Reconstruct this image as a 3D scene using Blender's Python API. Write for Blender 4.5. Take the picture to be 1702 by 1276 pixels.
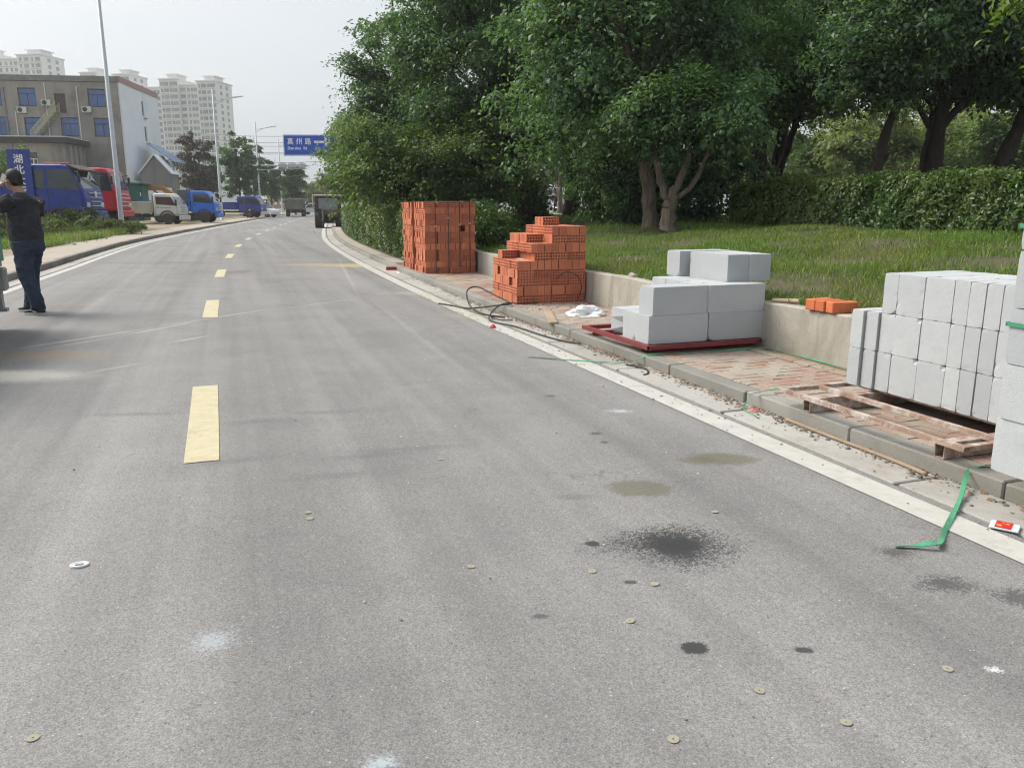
import bpy, bmesh, math, random
import numpy as np
from mathutils import Vector, Matrix
random.seed(11)
rng = np.random.default_rng(11)
sc = bpy.context.scene
COL = sc.collection
PI = math.pi
R = math.radians
for o in list(bpy.data.objects): bpy.data.objects.remove(o)

# ------------------------------------------------------------------ camera, world, sun, exposure
FPX, CAMH = 1330.0, 1.35
PITCH = math.atan(296 / FPX)
cam = bpy.data.cameras.new('camera')
camo = bpy.data.objects.new('camera', cam); COL.objects.link(camo)
camo.location = (0, 0, CAMH); camo.rotation_euler = (PI / 2 - PITCH, 0, 0)
cam.sensor_fit = 'HORIZONTAL'; cam.sensor_width = 36; cam.lens = 36 * FPX / 1702
cam.clip_start = 0.05; cam.clip_end = 3000
sc.camera = camo

SUN_EL, SUN_AZ = R(46), math.atan2(-0.93, 0.36)      # azimuth from +Y towards +X (the sun stands to the left, a little ahead)
w = bpy.data.worlds.new('World'); sc.world = w; w.use_nodes = True
wn = w.node_tree; wn.nodes.clear()
wo = wn.nodes.new('ShaderNodeOutputWorld'); wb = wn.nodes.new('ShaderNodeBackground')
sky = wn.nodes.new('ShaderNodeTexSky'); sky.sky_type = 'NISHITA'; sky.sun_disc = False
sky.sun_elevation = SUN_EL; sky.sun_rotation = SUN_AZ % (2 * PI)
sky.air_density = 1.0; sky.dust_density = 7.0; sky.ozone_density = 1.0; sky.altitude = 0
hs = wn.nodes.new('ShaderNodeHueSaturation'); hs.inputs['Saturation'].default_value = 0.36
wm = wn.nodes.new('ShaderNodeMix'); wm.data_type = 'RGBA'; wm.inputs['Factor'].default_value = 0.5
wm.inputs['B'].default_value = (6.6, 7.3, 7.9, 1)      # the white veil of thin high overcast, the same all over
wn.links.new(sky.outputs[0], hs.inputs['Color'])
wn.links.new(hs.outputs[0], wm.inputs['A'])
wn.links.new(wm.outputs['Result'], wb.inputs['Color'])
wb.inputs['Strength'].default_value = 0.059
wn.links.new(wb.outputs[0], wo.inputs['Surface'])

sl = bpy.data.lights.new('sun', 'SUN'); sl.energy = 1.5; sl.angle = R(32); sl.color = (1.0, 0.94, 0.84)
slo = bpy.data.objects.new('sun', sl); COL.objects.link(slo)
tosun = Vector((math.sin(SUN_AZ) * math.cos(SUN_EL), math.cos(SUN_AZ) * math.cos(SUN_EL), math.sin(SUN_EL)))
slo.rotation_euler = tosun.to_track_quat('Z', 'Y').to_euler(); slo.location = tosun * 60

vs = sc.view_settings
vs.view_transform = 'Standard'; vs.look = 'None'; vs.exposure = 1.34; vs.gamma = 1.0; vs.use_curve_mapping = False
sc.cycles.use_denoising = True
try: sc.cycles.denoiser = 'OPENIMAGEDENOISE'
except Exception: pass
sc.cycles.max_bounces = 5; sc.cycles.diffuse_bounces = 2; sc.cycles.glossy_bounces = 2
sc.cycles.transmission_bounces = 3; sc.cycles.volume_bounces = 0; sc.cycles.transparent_max_bounces = 4
sc.cycles.filter_width = 1.15
sc.cycles.use_adaptive_sampling = True; sc.cycles.adaptive_threshold = 0.02; sc.cycles.adaptive_min_samples = 16
sc.cycles.caustics_reflective = False; sc.cycles.caustics_refractive = False

# ------------------------------------------------------------------ helpers
_c, _s = math.cos(PITCH), math.sin(PITCH)
def G(px, py, z=0.0):
    """point at height z that a sight line meets (surveying the photograph)"""
    u, v = (px - 851) / FPX, (638 - py) / FPX
    d = (u, _c + v * _s, -_s + v * _c); t = (z - CAMH) / d[2]
    return (d[0] * t, d[1] * t, z)
def D(px, py, Y):
    u, v = (px - 851) / FPX, (638 - py) / FPX
    d = (u, _c + v * _s, -_s + v * _c); t = Y / d[1]
    return (d[0] * t, Y, CAMH + d[2] * t)

PTS = [(10.2, -28), (7.0, -19.5), (4.35, -12.3), (1.62, -5.0), (-1.675, 4.123), (-3.854, 10.18), (-5.85, 16.13), (-7.75, 22.2),
       (-9.53, 28.3), (-11.1, 34.3), (-12.53, 40.4), (-13.85, 46.2), (-15.2, 52.3), (-16.8, 59.7), (-20.3, 76), (-29, 117), (-47, 200), (-74, 322)]
def _curve():
    P = np.array(PTS, float); out = []
    d = np.linalg.norm(P[1:] - P[:-1], axis=1); T = np.zeros_like(P)
    for i in range(1, len(P) - 1): T[i] = (P[i + 1] - P[i - 1]) / (d[i] + d[i - 1])
    T[0] = (P[1] - P[0]) / d[0]; T[-1] = (P[-1] - P[-2]) / d[-1]
    for i in range(len(P) - 1):
        for t in np.arange(0, 1, .02):
            out.append((2*t**3-3*t*t+1) * P[i] + (t**3-2*t*t+t) * d[i] * T[i] + (-2*t**3+3*t*t) * P[i+1] + (t**3-t*t) * d[i] * T[i+1])
    out.append(P[-1]); return np.array(out)
QC = _curve(); SS = np.concatenate([[0], np.cumsum(np.linalg.norm(QC[1:] - QC[:-1], axis=1))])
SS -= SS[np.argmin(np.abs(QC[:, 1] - 4.123))]
TG = np.gradient(QC, axis=0); TG /= np.linalg.norm(TG, axis=1)[:, None]
def CL(s, off, z=None):
    """road coordinates: s metres along the centre line, off metres to its right"""
    x = float(np.interp(s, SS, QC[:, 0])); y = float(np.interp(s, SS, QC[:, 1]))
    tx = float(np.interp(s, SS, TG[:, 0])); ty = float(np.interp(s, SS, TG[:, 1]))
    return (x + ty * off, y - tx * off) if z is None else (x + ty * off, y - tx * off, z)
def HD(s):
    """heading of the road as rotation about z: local X = across to the right, local Y = along"""
    tx = float(np.interp(s, SS, TG[:, 0])); ty = float(np.interp(s, SS, TG[:, 1]))
    return math.atan2(-tx, ty)
def LW(s): return float(np.interp(s, [-30, 16, 26, 60, 300], [3.15, 3.18, 3.4, 3.5, 3.5]))
def lerp(a, b, t): return a + (b - a) * t

class MB:
    def __init__(s): s.v = []; s.f = []
    def add(s, vs, fs, M=None):
        n = len(s.v)
        for p in vs:
            if M is not None: p = M @ Vector(p)
            s.v.append(tuple(p))
        s.f += [tuple(i + n for i in f) for f in fs]
        return s
    def box(s, c, size, M=None, bev=0.0):
        hx, hy, hz = size[0] / 2, size[1] / 2, size[2] / 2
        if bev <= 0:
            vs = [(c[0]+i*hx, c[1]+j*hy, c[2]+k*hz) for i in (-1, 1) for j in (-1, 1) for k in (-1, 1)]
            fs = [(0,1,3,2), (4,6,7,5), (0,4,5,1), (2,3,7,6), (0,2,6,4), (1,5,7,3)]
            return s.add(vs, fs, M)
        b = min(bev, hx*.9, hy*.9, hz*.9); vs = []; idx = {}
        for i in (-1, 1):
            for j in (-1, 1):
                for k in (-1, 1):
                    for a in range(3):
                        p = [i*(hx-b), j*(hy-b), k*(hz-b)]; p[a] = (i*hx, j*hy, k*hz)[a]
                        idx[i, j, k, a] = len(vs); vs.append((c[0]+p[0], c[1]+p[1], c[2]+p[2]))
        fs = []
        def face(ids):
            ps = [Vector(vs[q]) - Vector(c) for q in ids]; n = (ps[1]-ps[0]).cross(ps[2]-ps[0]); m = sum(ps, Vector())
            fs.append(tuple(ids) if n.dot(m) > 0 else tuple(reversed(ids)))
        for a in range(3):
            o = [q for q in range(3) if q != a]
            for sg in (-1, 1):
                ids = []
                for (u, v) in ((-1,-1), (1,-1), (1,1), (-1,1)):
                    q = [0, 0, 0]; q[a] = sg; q[o[0]] = u; q[o[1]] = v; ids.append(idx[q[0], q[1], q[2], a])
                face(ids)
            for u in (-1, 1):
                for v in (-1, 1):
                    q0 = [0, 0, 0]; q0[o[0]] = u; q0[o[1]] = v; q0[a] = -1; q1 = list(q0); q1[a] = 1
                    face([idx[(*q0, o[0])], idx[(*q1, o[0])], idx[(*q1, o[1])], idx[(*q0, o[1])]])
        for i in (-1, 1):
            for j in (-1, 1):
                for k in (-1, 1): face([idx[i, j, k, 0], idx[i, j, k, 1], idx[i, j, k, 2]])
        return s.add(vs, fs, M)
    def prism(s, poly, y0, y1, M=None, inset=0.0, axis='y'):
        """polygon in (x, z) extruded along y; inset pulls the end caps in for a soft edge"""
        n = len(poly); cx = sum(p[0] for p in poly) / n; cz = sum(p[1] for p in poly) / n
        rings = []
        def ring(y, k): return [((p[0]-cx)*k+cx, y, (p[1]-cz)*k+cz) for p in poly]
        if inset > 0:
            e = inset; sz = max(max(p[0] for p in poly)-min(p[0] for p in poly), max(p[1] for p in poly)-min(p[1] for p in poly))
            k = 1 - 2 * e / sz; sg = 1 if y1 > y0 else -1
            rings = [ring(y0, k), ring(y0+sg*e, 1), ring(y1-sg*e, 1), ring(y1, k)]
        else: rings = [ring(y0, 1), ring(y1, 1)]
        vs = [p for r in rings for p in r]; fs = []
        for a in range(len(rings)-1):
            for i in range(n):
                j = (i+1) % n; fs.append((a*n+i, a*n+j, (a+1)*n+j, (a+1)*n+i))
        fs.append(tuple(range(n-1, -1, -1))); fs.append(tuple((len(rings)-1)*n+i for i in range(n)))
        if axis == 'x': vs = [(p[1], p[0], p[2]) for p in vs]
        if axis == 'z': vs = [(p[0], p[2], p[1]) for p in vs]
        return s.add(vs, fs, M)
    def loft(s, rings, caps=True, closed=False):
        n = len(rings[0]); vs = [p for r in rings for p in r]; fs = []
        m = len(rings)
        for a in range(m if closed else m - 1):
            b = (a + 1) % m
            for i in range(n):
                j = (i+1) % n; fs.append((a*n+i, a*n+j, b*n+j, b*n+i))
        if caps and not closed:
            fs.append(tuple(range(n-1, -1, -1))); fs.append(tuple((m-1)*n+i for i in range(n)))
        return s.add(vs, fs)
    def tube(s, pts, r, seg=8, M=None, closed=False, flat=1.0):
        pts = [Vector(p) for p in pts]
        if M is not None: pts = [M @ p for p in pts]
        rs = r if isinstance(r, (list, tuple)) else [r] * len(pts)
        rings = []; up = Vector((0, 0, 1)); m = len(pts); pa = None
        for i, p in enumerate(pts):
            if closed: t = pts[(i+1) % m] - pts[i-1]
            else: t = pts[min(i+1, m-1)] - pts[max(i-1, 0)]
            if t.length < 1e-9: t = Vector((0, 0, 1))
            t.normalize()
            if pa is None:
                a = t.cross(up)
                if a.length < .05: a = t.cross(Vector((1, 0, 0)))
            else: a = pa - t * pa.dot(t)
            a.normalize(); pa = a; b = t.cross(a)
            rings.append([tuple(p + (a*math.cos(q) + b*math.sin(q)*flat) * rs[i]) for q in [2*PI*k/seg for k in range(seg)]])
        return s.loft(rings, closed=closed)
    def lathe(s, prof, seg=20, M=None):
        """profile of (radius, height) about local z"""
        n = len(prof); vs = []; fs = []
        for k in range(seg):
            a = 2*PI*k/seg
            for r, z in prof: vs.append((r*math.cos(a), r*math.sin(a), z))
        for k in range(seg):
            k2 = (k+1) % seg
            for i in range(n-1): fs.append((k*n+i, k2*n+i, k2*n+i+1, k*n+i+1))
        if prof[0][0] > 1e-6: fs.append(tuple(k*n for k in range(seg-1, -1, -1)))
        if prof[-1][0] > 1e-6: fs.append(tuple(k*n+n-1 for k in range(seg)))
        return s.add(vs, fs, M)
    def ball(s, c, r, seg=12, rings=8):
        rr = r if isinstance(r, (tuple, list)) else (r, r, r)
        out = []
        for i in range(1, rings):
            a = PI*i/rings
            out.append([(c[0]+rr[0]*math.sin(a)*math.cos(q), c[1]+rr[1]*math.sin(a)*math.sin(q), c[2]-rr[2]*math.cos(a)) for q in [2*PI*k/seg for k in range(seg)]])
        return s.loft(out)
    def mesh(s, name, mat, smooth=False):
        me = bpy.data.meshes.new(name); me.from_pydata(s.v, [], s.f); me.validate(); me.update()
        if smooth: me.polygons.foreach_set('use_smooth', [True] * len(me.polygons))
        me.materials.append(mat); return me
    def build(s, name, mat, parent=None, loc=(0, 0, 0), rz=0.0, smooth=False, rot=None):
        return link(name, s.mesh(name, mat, smooth), parent, loc, rz, rot)
def link(name, me, parent=None, loc=(0, 0, 0), rz=0.0, rot=None):
    o = bpy.data.objects.new(name, me); COL.objects.link(o); o.location = loc
    o.rotation_euler = rot if rot is not None else (0, 0, rz)
    if parent is not None: o.parent = parent
    return o
def tag(o, label=None, cat=None, group=None, kind=None):
    if label: o['label'] = label
    if cat: o['category'] = cat
    if group: o['group'] = group
    if kind: o['kind'] = kind
    return o
def thing(name, label, cat, loc=(0, 0, 0), rz=0.0, group=None):
    o = bpy.data.objects.new(name, None); COL.objects.link(o); o.location = loc; o.rotation_euler = (0, 0, rz)
    o.empty_display_size = .2
    return tag(o, label, cat, group)
def Tm(x=0, y=0, z=0, rz=0, rx=0, ry=0):
    return Matrix.Translation((x, y, z)) @ Matrix.Rotation(rz, 4, 'Z') @ Matrix.Rotation(ry, 4, 'Y') @ Matrix.Rotation(rx, 4, 'X')
def strip(name, mat, ss, prof, kind='structure', parent=None, smooth=False):
    """a sheet along the road; prof(s) or a list of (off, z)"""
    vs = []; fs = []; n = None
    for s_ in ss:
        pr = prof(s_) if callable(prof) else prof
        n = len(pr)
        for off, z in pr: vs.append(CL(s_, off, z))
    for a in range(len(ss) - 1):
        for i in range(n - 1): fs.append((a*n+i, a*n+i+1, (a+1)*n+i+1, (a+1)*n+i))
    o = MB().add(vs, fs).build(name, mat, parent, smooth=smooth)
    if kind: o['kind'] = kind
    return o
def srange(a, b, step): return [a + (b-a)*i/max(1, round((b-a)/step)) for i in range(max(1, round((b-a)/step)) + 1)]

# ------------------------------------------------------------------ materials (all procedural)
class NT:
    def __init__(s, name):
        s.m = bpy.data.materials.new(name); s.m.use_nodes = True; s.t = s.m.node_tree
        s.b = s.t.nodes['Principled BSDF']; s.out = s.t.nodes['Material Output']; s._o = None
    def n(s, typ, **kw):
        nd = s.t.nodes.new('ShaderNode' + typ)
        for k, v in kw.items():
            if hasattr(nd, k) and not k.startswith('i_'): setattr(nd, k, v)
        return nd
    def set(s, sock, v):
        if isinstance(v, bpy.types.NodeSocket): s.t.links.new(v, sock)
        elif isinstance(v, (tuple, list)): sock.default_value = (*v, 1) if len(v) == 3 and len(sock.default_value) == 4 else v
        else: sock.default_value = v
    def pos(s):
        if s._o is None: s._o = s.n('TexCoord').outputs['Object']
        return s._o
    def gpos(s): return s.n('NewGeometry').outputs['Position']
    def noise(s, scale, detail=3, rough=.55, vec=None, dist=0):
        nd = s.n('TexNoise'); s.set(nd.inputs['Vector'], vec or s.pos()); nd.inputs['Scale'].default_value = scale
        nd.inputs['Detail'].default_value = detail; nd.inputs['Roughness'].default_value = rough; nd.inputs['Distortion'].default_value = dist
        return nd.outputs['Fac']
    def vor(s, scale, vec=None, out='Distance'):
        nd = s.n('TexVoronoi'); s.set(nd.inputs['Vector'], vec or s.pos()); nd.inputs['Scale'].default_value = scale; return nd.outputs[out]
    def ramp(s, fac, a, b, ca=0.0, cb=1.0):
        nd = s.n('MapRange'); s.set(nd.inputs[0], fac); nd.inputs[1].default_value = a; nd.inputs[2].default_value = b
        nd.inputs[3].default_value = ca; nd.inputs[4].default_value = cb; return nd.outputs[0]
    def mix(s, fac, a, b, blend='MIX'):
        nd = s.n('Mix'); nd.data_type = 'RGBA'; nd.blend_type = blend
        s.set(nd.inputs['Factor'], fac); s.set(nd.inputs['A'], a); s.set(nd.inputs['B'], b); return nd.outputs['Result']
    def math(s, op, a, b=0.0):
        nd = s.n('Math'); nd.operation = op; s.set(nd.inputs[0], a); s.set(nd.inputs[1], b); return nd.outputs[0]
    def sep(s, v): nd = s.n('SeparateXYZ'); s.set(nd.inputs[0], v); return nd.outputs
    def scalev(s, vec, sc3):
        nd = s.n('Mapping'); s.set(nd.inputs['Vector'], vec); nd.inputs['Scale'].default_value = sc3; return nd.outputs[0]
    def bump(s, h, strength=.3, dist=.01):
        nd = s.n('Bump'); s.set(nd.inputs['Height'], h); nd.inputs['Strength'].default_value = strength; nd.inputs['Distance'].default_value = dist
        s.t.links.new(nd.outputs[0], s.b.inputs['Normal']); return nd
    def rnd(s): return s.n('ObjectInfo').outputs['Random']
    def attr(s, name): nd = s.n('Attribute'); nd.attribute_name = name; return nd.outputs['Fac']
    def col(s, v): s.set(s.b.inputs['Base Color'], v); return s
    def rough(s, v): s.set(s.b.inputs['Roughness'], v); return s
    def done(s, spec=None, metal=None):
        if spec is not None: s.b.inputs['Specular IOR Level'].default_value = spec
        if metal is not None: s.b.inputs['Metallic'].default_value = metal
        return s.m
def pm(name, c1, c2=None, scale=4, rough=.8, bump=0, bscale=60, metal=0, rnd=0.0, spec=.4, c3=None, s3=1.2, t3=.55, bdist=.005, detail=4):
    """two-tone mottled surface; c3 = stains in large patches; rnd = lightness spread from piece to piece"""
    t = NT(name); c2 = c2 or tuple(x*.8 for x in c1)
    c = t.mix(t.ramp(t.noise(scale, detail), .3, .7), c1, c2)
    if c3: c = t.mix(t.ramp(t.noise(s3, 5, .65), t3, t3+.16, 0, .85), c, c3)
    if rnd: c = t.mix(1.0, c, t.mix(t.rnd(), (1-rnd,)*3, (1+rnd,)*3), 'MULTIPLY')
    t.col(c).rough(rough)
    if bump: t.bump(t.noise(bscale, 4, .6), bump, bdist)
    return t.done(spec, metal)
def leafmat(name, ca, cb, cc=None, gloss=.45, trans=.35):
    t = NT(name); r = t.attr('rnd'); c = t.mix(r, ca, cb)
    if cc: c = t.mix(t.ramp(t.noise(.5, 2), .45, .75), c, cc)
    c = t.mix(1.0, c, t.mix(t.attr('rnd2'), (.6,)*3, (1.35,)*3), 'MULTIPLY')
    t.col(c).rough(gloss); t.b.inputs['Specular IOR Level'].default_value = .45
    tr = t.n('BsdfTranslucent'); t.set(tr.inputs['Color'], t.mix(1.0, c, (1.25, 1.35, .55), 'MULTIPLY'))
    ms = t.n('MixShader'); ms.inputs[0].default_value = trans
    t.t.links.new(t.b.outputs[0], ms.inputs[1]); t.t.links.new(tr.outputs[0], ms.inputs[2]); t.t.links.new(ms.outputs[0], t.out.inputs['Surface'])
    return t.m
# asphalt: worn grey, speckled, with oil and sand stains of their own shape
def road_material():
    t = NT('asphalt'); p = t.pos()
    rot = t.n('Mapping'); t.set(rot.inputs['Vector'], p); rot.inputs['Rotation'].default_value = (0, 0, R(-19)); rp = rot.outputs[0]
    c = t.mix(t.ramp(t.noise(.55, 5, .6), .3, .72), (.193, .188, .186), (.236, .23, .227))
    lanes = t.noise(1.0, 3, .5, vec=t.scalev(rp, (1.1, .09, 1)))
    c = t.mix(t.ramp(lanes, .38, .68, 0, .65), c, (.272, .264, .262))
    trk = t.noise(1.0, 4, .6, vec=t.scalev(rp, (3.2, .05, 1)), dist=.3)
    c = t.mix(1.0, c, t.mix(t.ramp(trk, .3, .7), (.84, .835, .84), (1.13, 1.13, 1.12)), 'MULTIPLY')
    blot = t.noise(1.7, 6, .7, dist=.5)
    c = t.mix(1.0, c, t.mix(t.ramp(blot, .35, .7), (.92, .92, .925), (1.07, 1.07, 1.06)), 'MULTIPLY')
    smear = t.noise(1.0, 6, .7, vec=t.scalev(rp, (.55, 2.4, 1)), dist=.6)
    c = t.mix(t.ramp(smear, .58, .8, 0, .16), c, (.29, .285, .275))
    sm2 = t.noise(1.0, 5, .7, vec=t.scalev(rp, (1.0, 2.2, 1)), dist=1.2)
    c = t.mix(t.ramp(sm2, .58, .8, 0, .2), c, (.15, .15, .152))
    fine = t.noise(260, 2, .6)
    grit = t.noise(95, 2, .5)
    c = t.mix(1.0, c, t.mix(t.ramp(fine, .3, .7), (.74, .74, .745), (1.25, 1.25, 1.24)), 'MULTIPLY')
    c = t.mix(1.0, c, t.mix(t.ramp(grit, .3, .7), (.92, .92, .92), (1.07, 1.07, 1.07)), 'MULTIPLY')
    cell = t.sep(t.vor(210, out='Color'))[2]; cell2 = t.sep(t.vor(85, out='Color'))[2]
    c = t.mix(1.0, c, t.mix(cell, (.76, .76, .765), (1.22, 1.22, 1.22)), 'MULTIPLY')
    c = t.mix(1.0, c, t.mix(cell2, (.93, .93, .93), (1.07, 1.07, 1.07)), 'MULTIPLY')
    v = t.vor(75, out='Color'); vd = t.vor(75)
    bright = t.math('MULTIPLY', t.ramp(t.sep(v)[0], .955, .975), t.ramp(vd, .27, .16))
    c = t.mix(t.math('MULTIPLY', bright, .6), c, (.62, .61, .58))
    darkp = t.math('MULTIPLY', t.ramp(t.sep(v)[1], .92, .95), t.ramp(vd, .34, .2))
    c = t.mix(t.math('MULTIPLY', darkp, .6), c, (.05, .05, .05))
    speckle = t.sep(t.vor(150, out='Color'))[0]; wob = t.noise(5, 4, .6); wob2 = t.noise(22, 4, .7)
    def stain(px, py, wx, wy, col, k, soft=.35, speck=False, ang=0.0, wb=.55, at=None):
        nonlocal c
        g = at or G(px, py)
        mp = t.n('Mapping'); mp.vector_type = 'TEXTURE'; t.set(mp.inputs['Vector'], p)
        mp.inputs['Location'].default_value = (g[0], g[1], 0); mp.inputs['Rotation'].default_value = (0, 0, ang); mp.inputs['Scale'].default_value = (wx, wy, 1)
        ln = t.n('VectorMath'); ln.operation = 'LENGTH'; t.set(ln.inputs[0], mp.outputs[0])
        d = t.math('ADD', ln.outputs['Value'], t.math('MULTIPLY', t.math('SUBTRACT', wob, .5), 1.0 if speck else 1.3*wb))
        d = t.math('ADD', d, t.math('MULTIPLY', t.math('SUBTRACT', wob2, .5), 1.1 if speck else .55))
        d = t.math('ADD', d, t.math('MULTIPLY', t.math('SUBTRACT', speckle, .5), .85 if speck else .25))
        m = t.ramp(d, 1.0, 1.0 - soft, 0, k)
        c = t.mix(m, c, col)
    oil = (.035, .036, .038)
    stain(1124, 906, .24, .2, oil, .75, .3, True); stain(1120, 904, .16, .14, oil, .85, .6, True); stain(1095, 900, .3, .1, oil, .4, .3, True, R(15)); stain(1125, 908, .11, .1, oil, .7, .5)
    stain(1062, 811, .17, .13, (.13, .125, .09), .75, .2); stain(1205, 762, .2, .13, (.12, .11, .07), .7, .4); stain(1160, 765, .12, .08, (.12, .11, .07), .6, .4)
    stain(985, 903, .035, .03, oil, .9, .3); stain(1155, 1076, .05, .04, oil, .92, .25); stain(1048, 967, .03, .02, oil, .8, .4)
    stain(1336, 1080, .035, .02, oil, .85, .4); stain(897, 1024, .035, .02, oil, .6, .5); stain(1572, 970, .12, .07, oil, .65, .5, True)
    stain(1492, 917, .08, .055, oil, .6, .5, True); stain(1692, 992, .1, .07, oil, .65, .5, True); stain(990, 720, .05, .04, oil, .6, .5)
    stain(915, 658, .05, .05, oil, .5, .5); stain(760, 545, .06, .05, oil, .3, .6); stain(1005, 735, .03, .03, oil, .6, .5)
    stain(352, 1066, .075, .09, (.42, .46, .49), .6, .8, True); stain(630, 1268, .05, .04, (.45, .52, .56), .65, .8, True); stain(1652, 1112, .025, .02, (.7, .7, .7), .7, .6, True)
    stain(1030, 683, .1, .05, (.55, .6, .62), .5, .6, True)
    stain(960, 826, .12, .05, (.12, .12, .09), .4, .6); stain(560, 790, .28, .07, (.11, .11, .115), .36, .7, True, .25, 1.0); stain(620, 757, .3, .06, (.11, .11, .115), .36, .7, True, .3); stain(690, 745, .35, .05, (.11, .11, .115), .36, .7, True, .2); stain(430, 700, .25, .08, (.11, .11, .115), .36, .7, True, .3); stain(400, 765, .3, .06, (.11, .11, .115), .36, .7, True, .4); stain(540, 685, .3, .06, (.1, .1, .105), .35, .5, True, .1); stain(230, 688, .4, .05, (.1, .1, .105), .3, .5, True, .1)
    stain(60, 590, .75, .25, (.3, .22, .15), .7, .6, True); stain(20, 625, .7, .3, (.55, .53, .48), .55, .6)
    stain(600, 441, 1.0, .7, (.5, .4, .2), .7, .6); stain(540, 440, 1.3, .5, (.4, .3, .16), .6, .6); stain(575, 436, .9, .16, (.14, .1, .07), .6, .5)
    stain(395, 452, .35, .7, (.12, .07, .07), .5, .7, True); stain(800, 525, .5, .25, (.5, .42, .24), .4, .7); stain(700, 487, .8, .35, (.42, .36, .25), .4, .7)
    stain(250, 437, 2.2, .6, (.12, .12, .12), .3, .7); stain(440, 382, 1.0, 5, (.34, .32, .28), .3, .7)
    # pale scuffs left by a turning lorry
    def scuff(p1, p2, wd_, k):
        a_, b_ = G(*p1), G(*p2); dx, dy = b_[0]-a_[0], b_[1]-a_[1]
        stain(0, 0, math.hypot(dx, dy)/2, wd_, (.5, .49, .47), k, .8, False, math.atan2(dy, dx), .8, ((a_[0]+b_[0])/2, (a_[1]+b_[1])/2))
    scuff((0, 584), (250, 545), .045, .6); scuff((230, 548), (480, 508), .04, .45); scuff((60, 582), (190, 560), .05, .4); scuff((190, 560), (330, 534), .05, .45); scuff((268, 572), (362, 555), .04, .5); scuff((100, 628), (250, 600), .06, .25); scuff((420, 520), (620, 492), .04, .3)
    scuff((560, 425), (600, 500), .05, .25); scuff((620, 500), (800, 640), .06, .15)
    # hair cracks
    ck = t.n('TexVoronoi'); ck.feature = 'DISTANCE_TO_EDGE'; ck.inputs['Scale'].default_value = .42
    dv = t.n('VectorMath'); dv.operation = 'ADD'; t.set(dv.inputs[0], p); nz = t.n('TexNoise'); t.set(nz.inputs['Vector'], p); nz.inputs['Scale'].default_value = 2.2; nz.inputs['Detail'].default_value = 6
    sv = t.n('VectorMath'); sv.operation = 'SCALE'; t.t.links.new(nz.outputs['Color'], sv.inputs[0]); sv.inputs['Scale'].default_value = .9; t.t.links.new(sv.outputs[0], dv.inputs[1]); t.t.links.new(dv.outputs[0], ck.inputs['Vector'])
    c = t.mix(t.math('MULTIPLY', t.ramp(ck.outputs['Distance'], .0028, .0008, 0, .5), t.ramp(t.noise(.35, 3), .5, .62)), c, (.09, .088, .085))
    t.col(c).rough(.86)
    t.bump(t.math('ADD', t.math('MULTIPLY', fine, .5), t.math('MULTIPLY', cell, .6)), .3, .003)
    return t.done(.3)
M = {}
M['asphalt'] = road_material()
def paint_material(name, col, worn, k):
    t = NT(name); c = t.mix(t.ramp(t.noise(9, 5, .7), .35, .7), col, tuple(x*.82 for x in col))
    c = t.mix(t.ramp(t.noise(4.5, 6, .75), .58, .7, 0, k), c, worn)
    c = t.mix(t.ramp(t.noise(2.2, 6, .8, dist=1.5), .6, .66, 0, .5), c, tuple(x*.5 for x in col))
    c = t.mix(t.ramp(t.noise(120, 2, .6), .55, .75, 0, .45), c, tuple(x*.55 for x in col))
    t.col(c).rough(.75); t.bump(t.noise(150, 2), .4, .003); return t.done(.3)
M['yellow'] = paint_material('yellow road paint', (.56, .5, .335), (.37, .345, .28), .6)
M['white'] = paint_material('white road paint', (.52, .505, .47), (.33, .32, .3), .7)
M['dirt'] = pm('dirt', (.24, .19, .13), (.33, .28, .21), 1.4, .95, .5, 30, c3=(.14, .15, .07), s3=.35, t3=.5, bdist=.03)
M['ground'] = pm('open ground', (.16, .15, .09), (.1, .13, .05), .2, .95, .3, 5, c3=(.22, .19, .14), s3=.08)
M['soil'] = pm('soil under grass', (.07, .075, .035), (.1, .085, .05), 3, .95, .6, 40, bdist=.02)
def concrete(name, a, b, stain, rnd=.06, s3=.8, t3=.52, bump=.35):
    t = NT(name); p = t.gpos()
    c = t.mix(t.ramp(t.noise(2.2, 6, .65, p), .3, .72), a, b)
    c = t.mix(t.ramp(t.noise(s3, 6, .7, p, .8), t3, t3+.2, 0, .75), c, stain)
    c = t.mix(t.ramp(t.noise(11, 5, .75, p, .4), .56, .7, 0, .5), c, stain)
    c = t.mix(1.0, c, t.mix(t.ramp(t.noise(190, 2, .6, p), .3, .7), (.84,)*3, (1.14,)*3), 'MULTIPLY')
    if rnd: c = t.mix(1.0, c, t.mix(t.rnd(), (1-rnd,)*3, (1+rnd,)*3), 'MULTIPLY')
    t.col(c).rough(.9); t.bump(t.noise(130, 3, .6, p), bump, .004); return t.done(.25)
M['slab'] = concrete('gutter concrete', (.37, .355, .33), (.43, .415, .39), (.24, .215, .18))
M['kerb'] = concrete('kerb stone', (.3, .288, .262), (.24, .232, .21), (.17, .155, .13), .12)
M['kerbdark'] = concrete('dirty kerb stone', (.3, .28, .25), (.2, .18, .16), (.15, .13, .11), .1)
M['sidewalk'] = concrete('dusty pavement', (.42, .38, .33), (.36, .32, .27), (.28, .22, .16), 0)
M['wall'] = concrete('retaining wall concrete', (.45, .42, .365), (.37, .345, .295), (.23, .215, .175), 0, 1.6, .5, .5)
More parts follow.
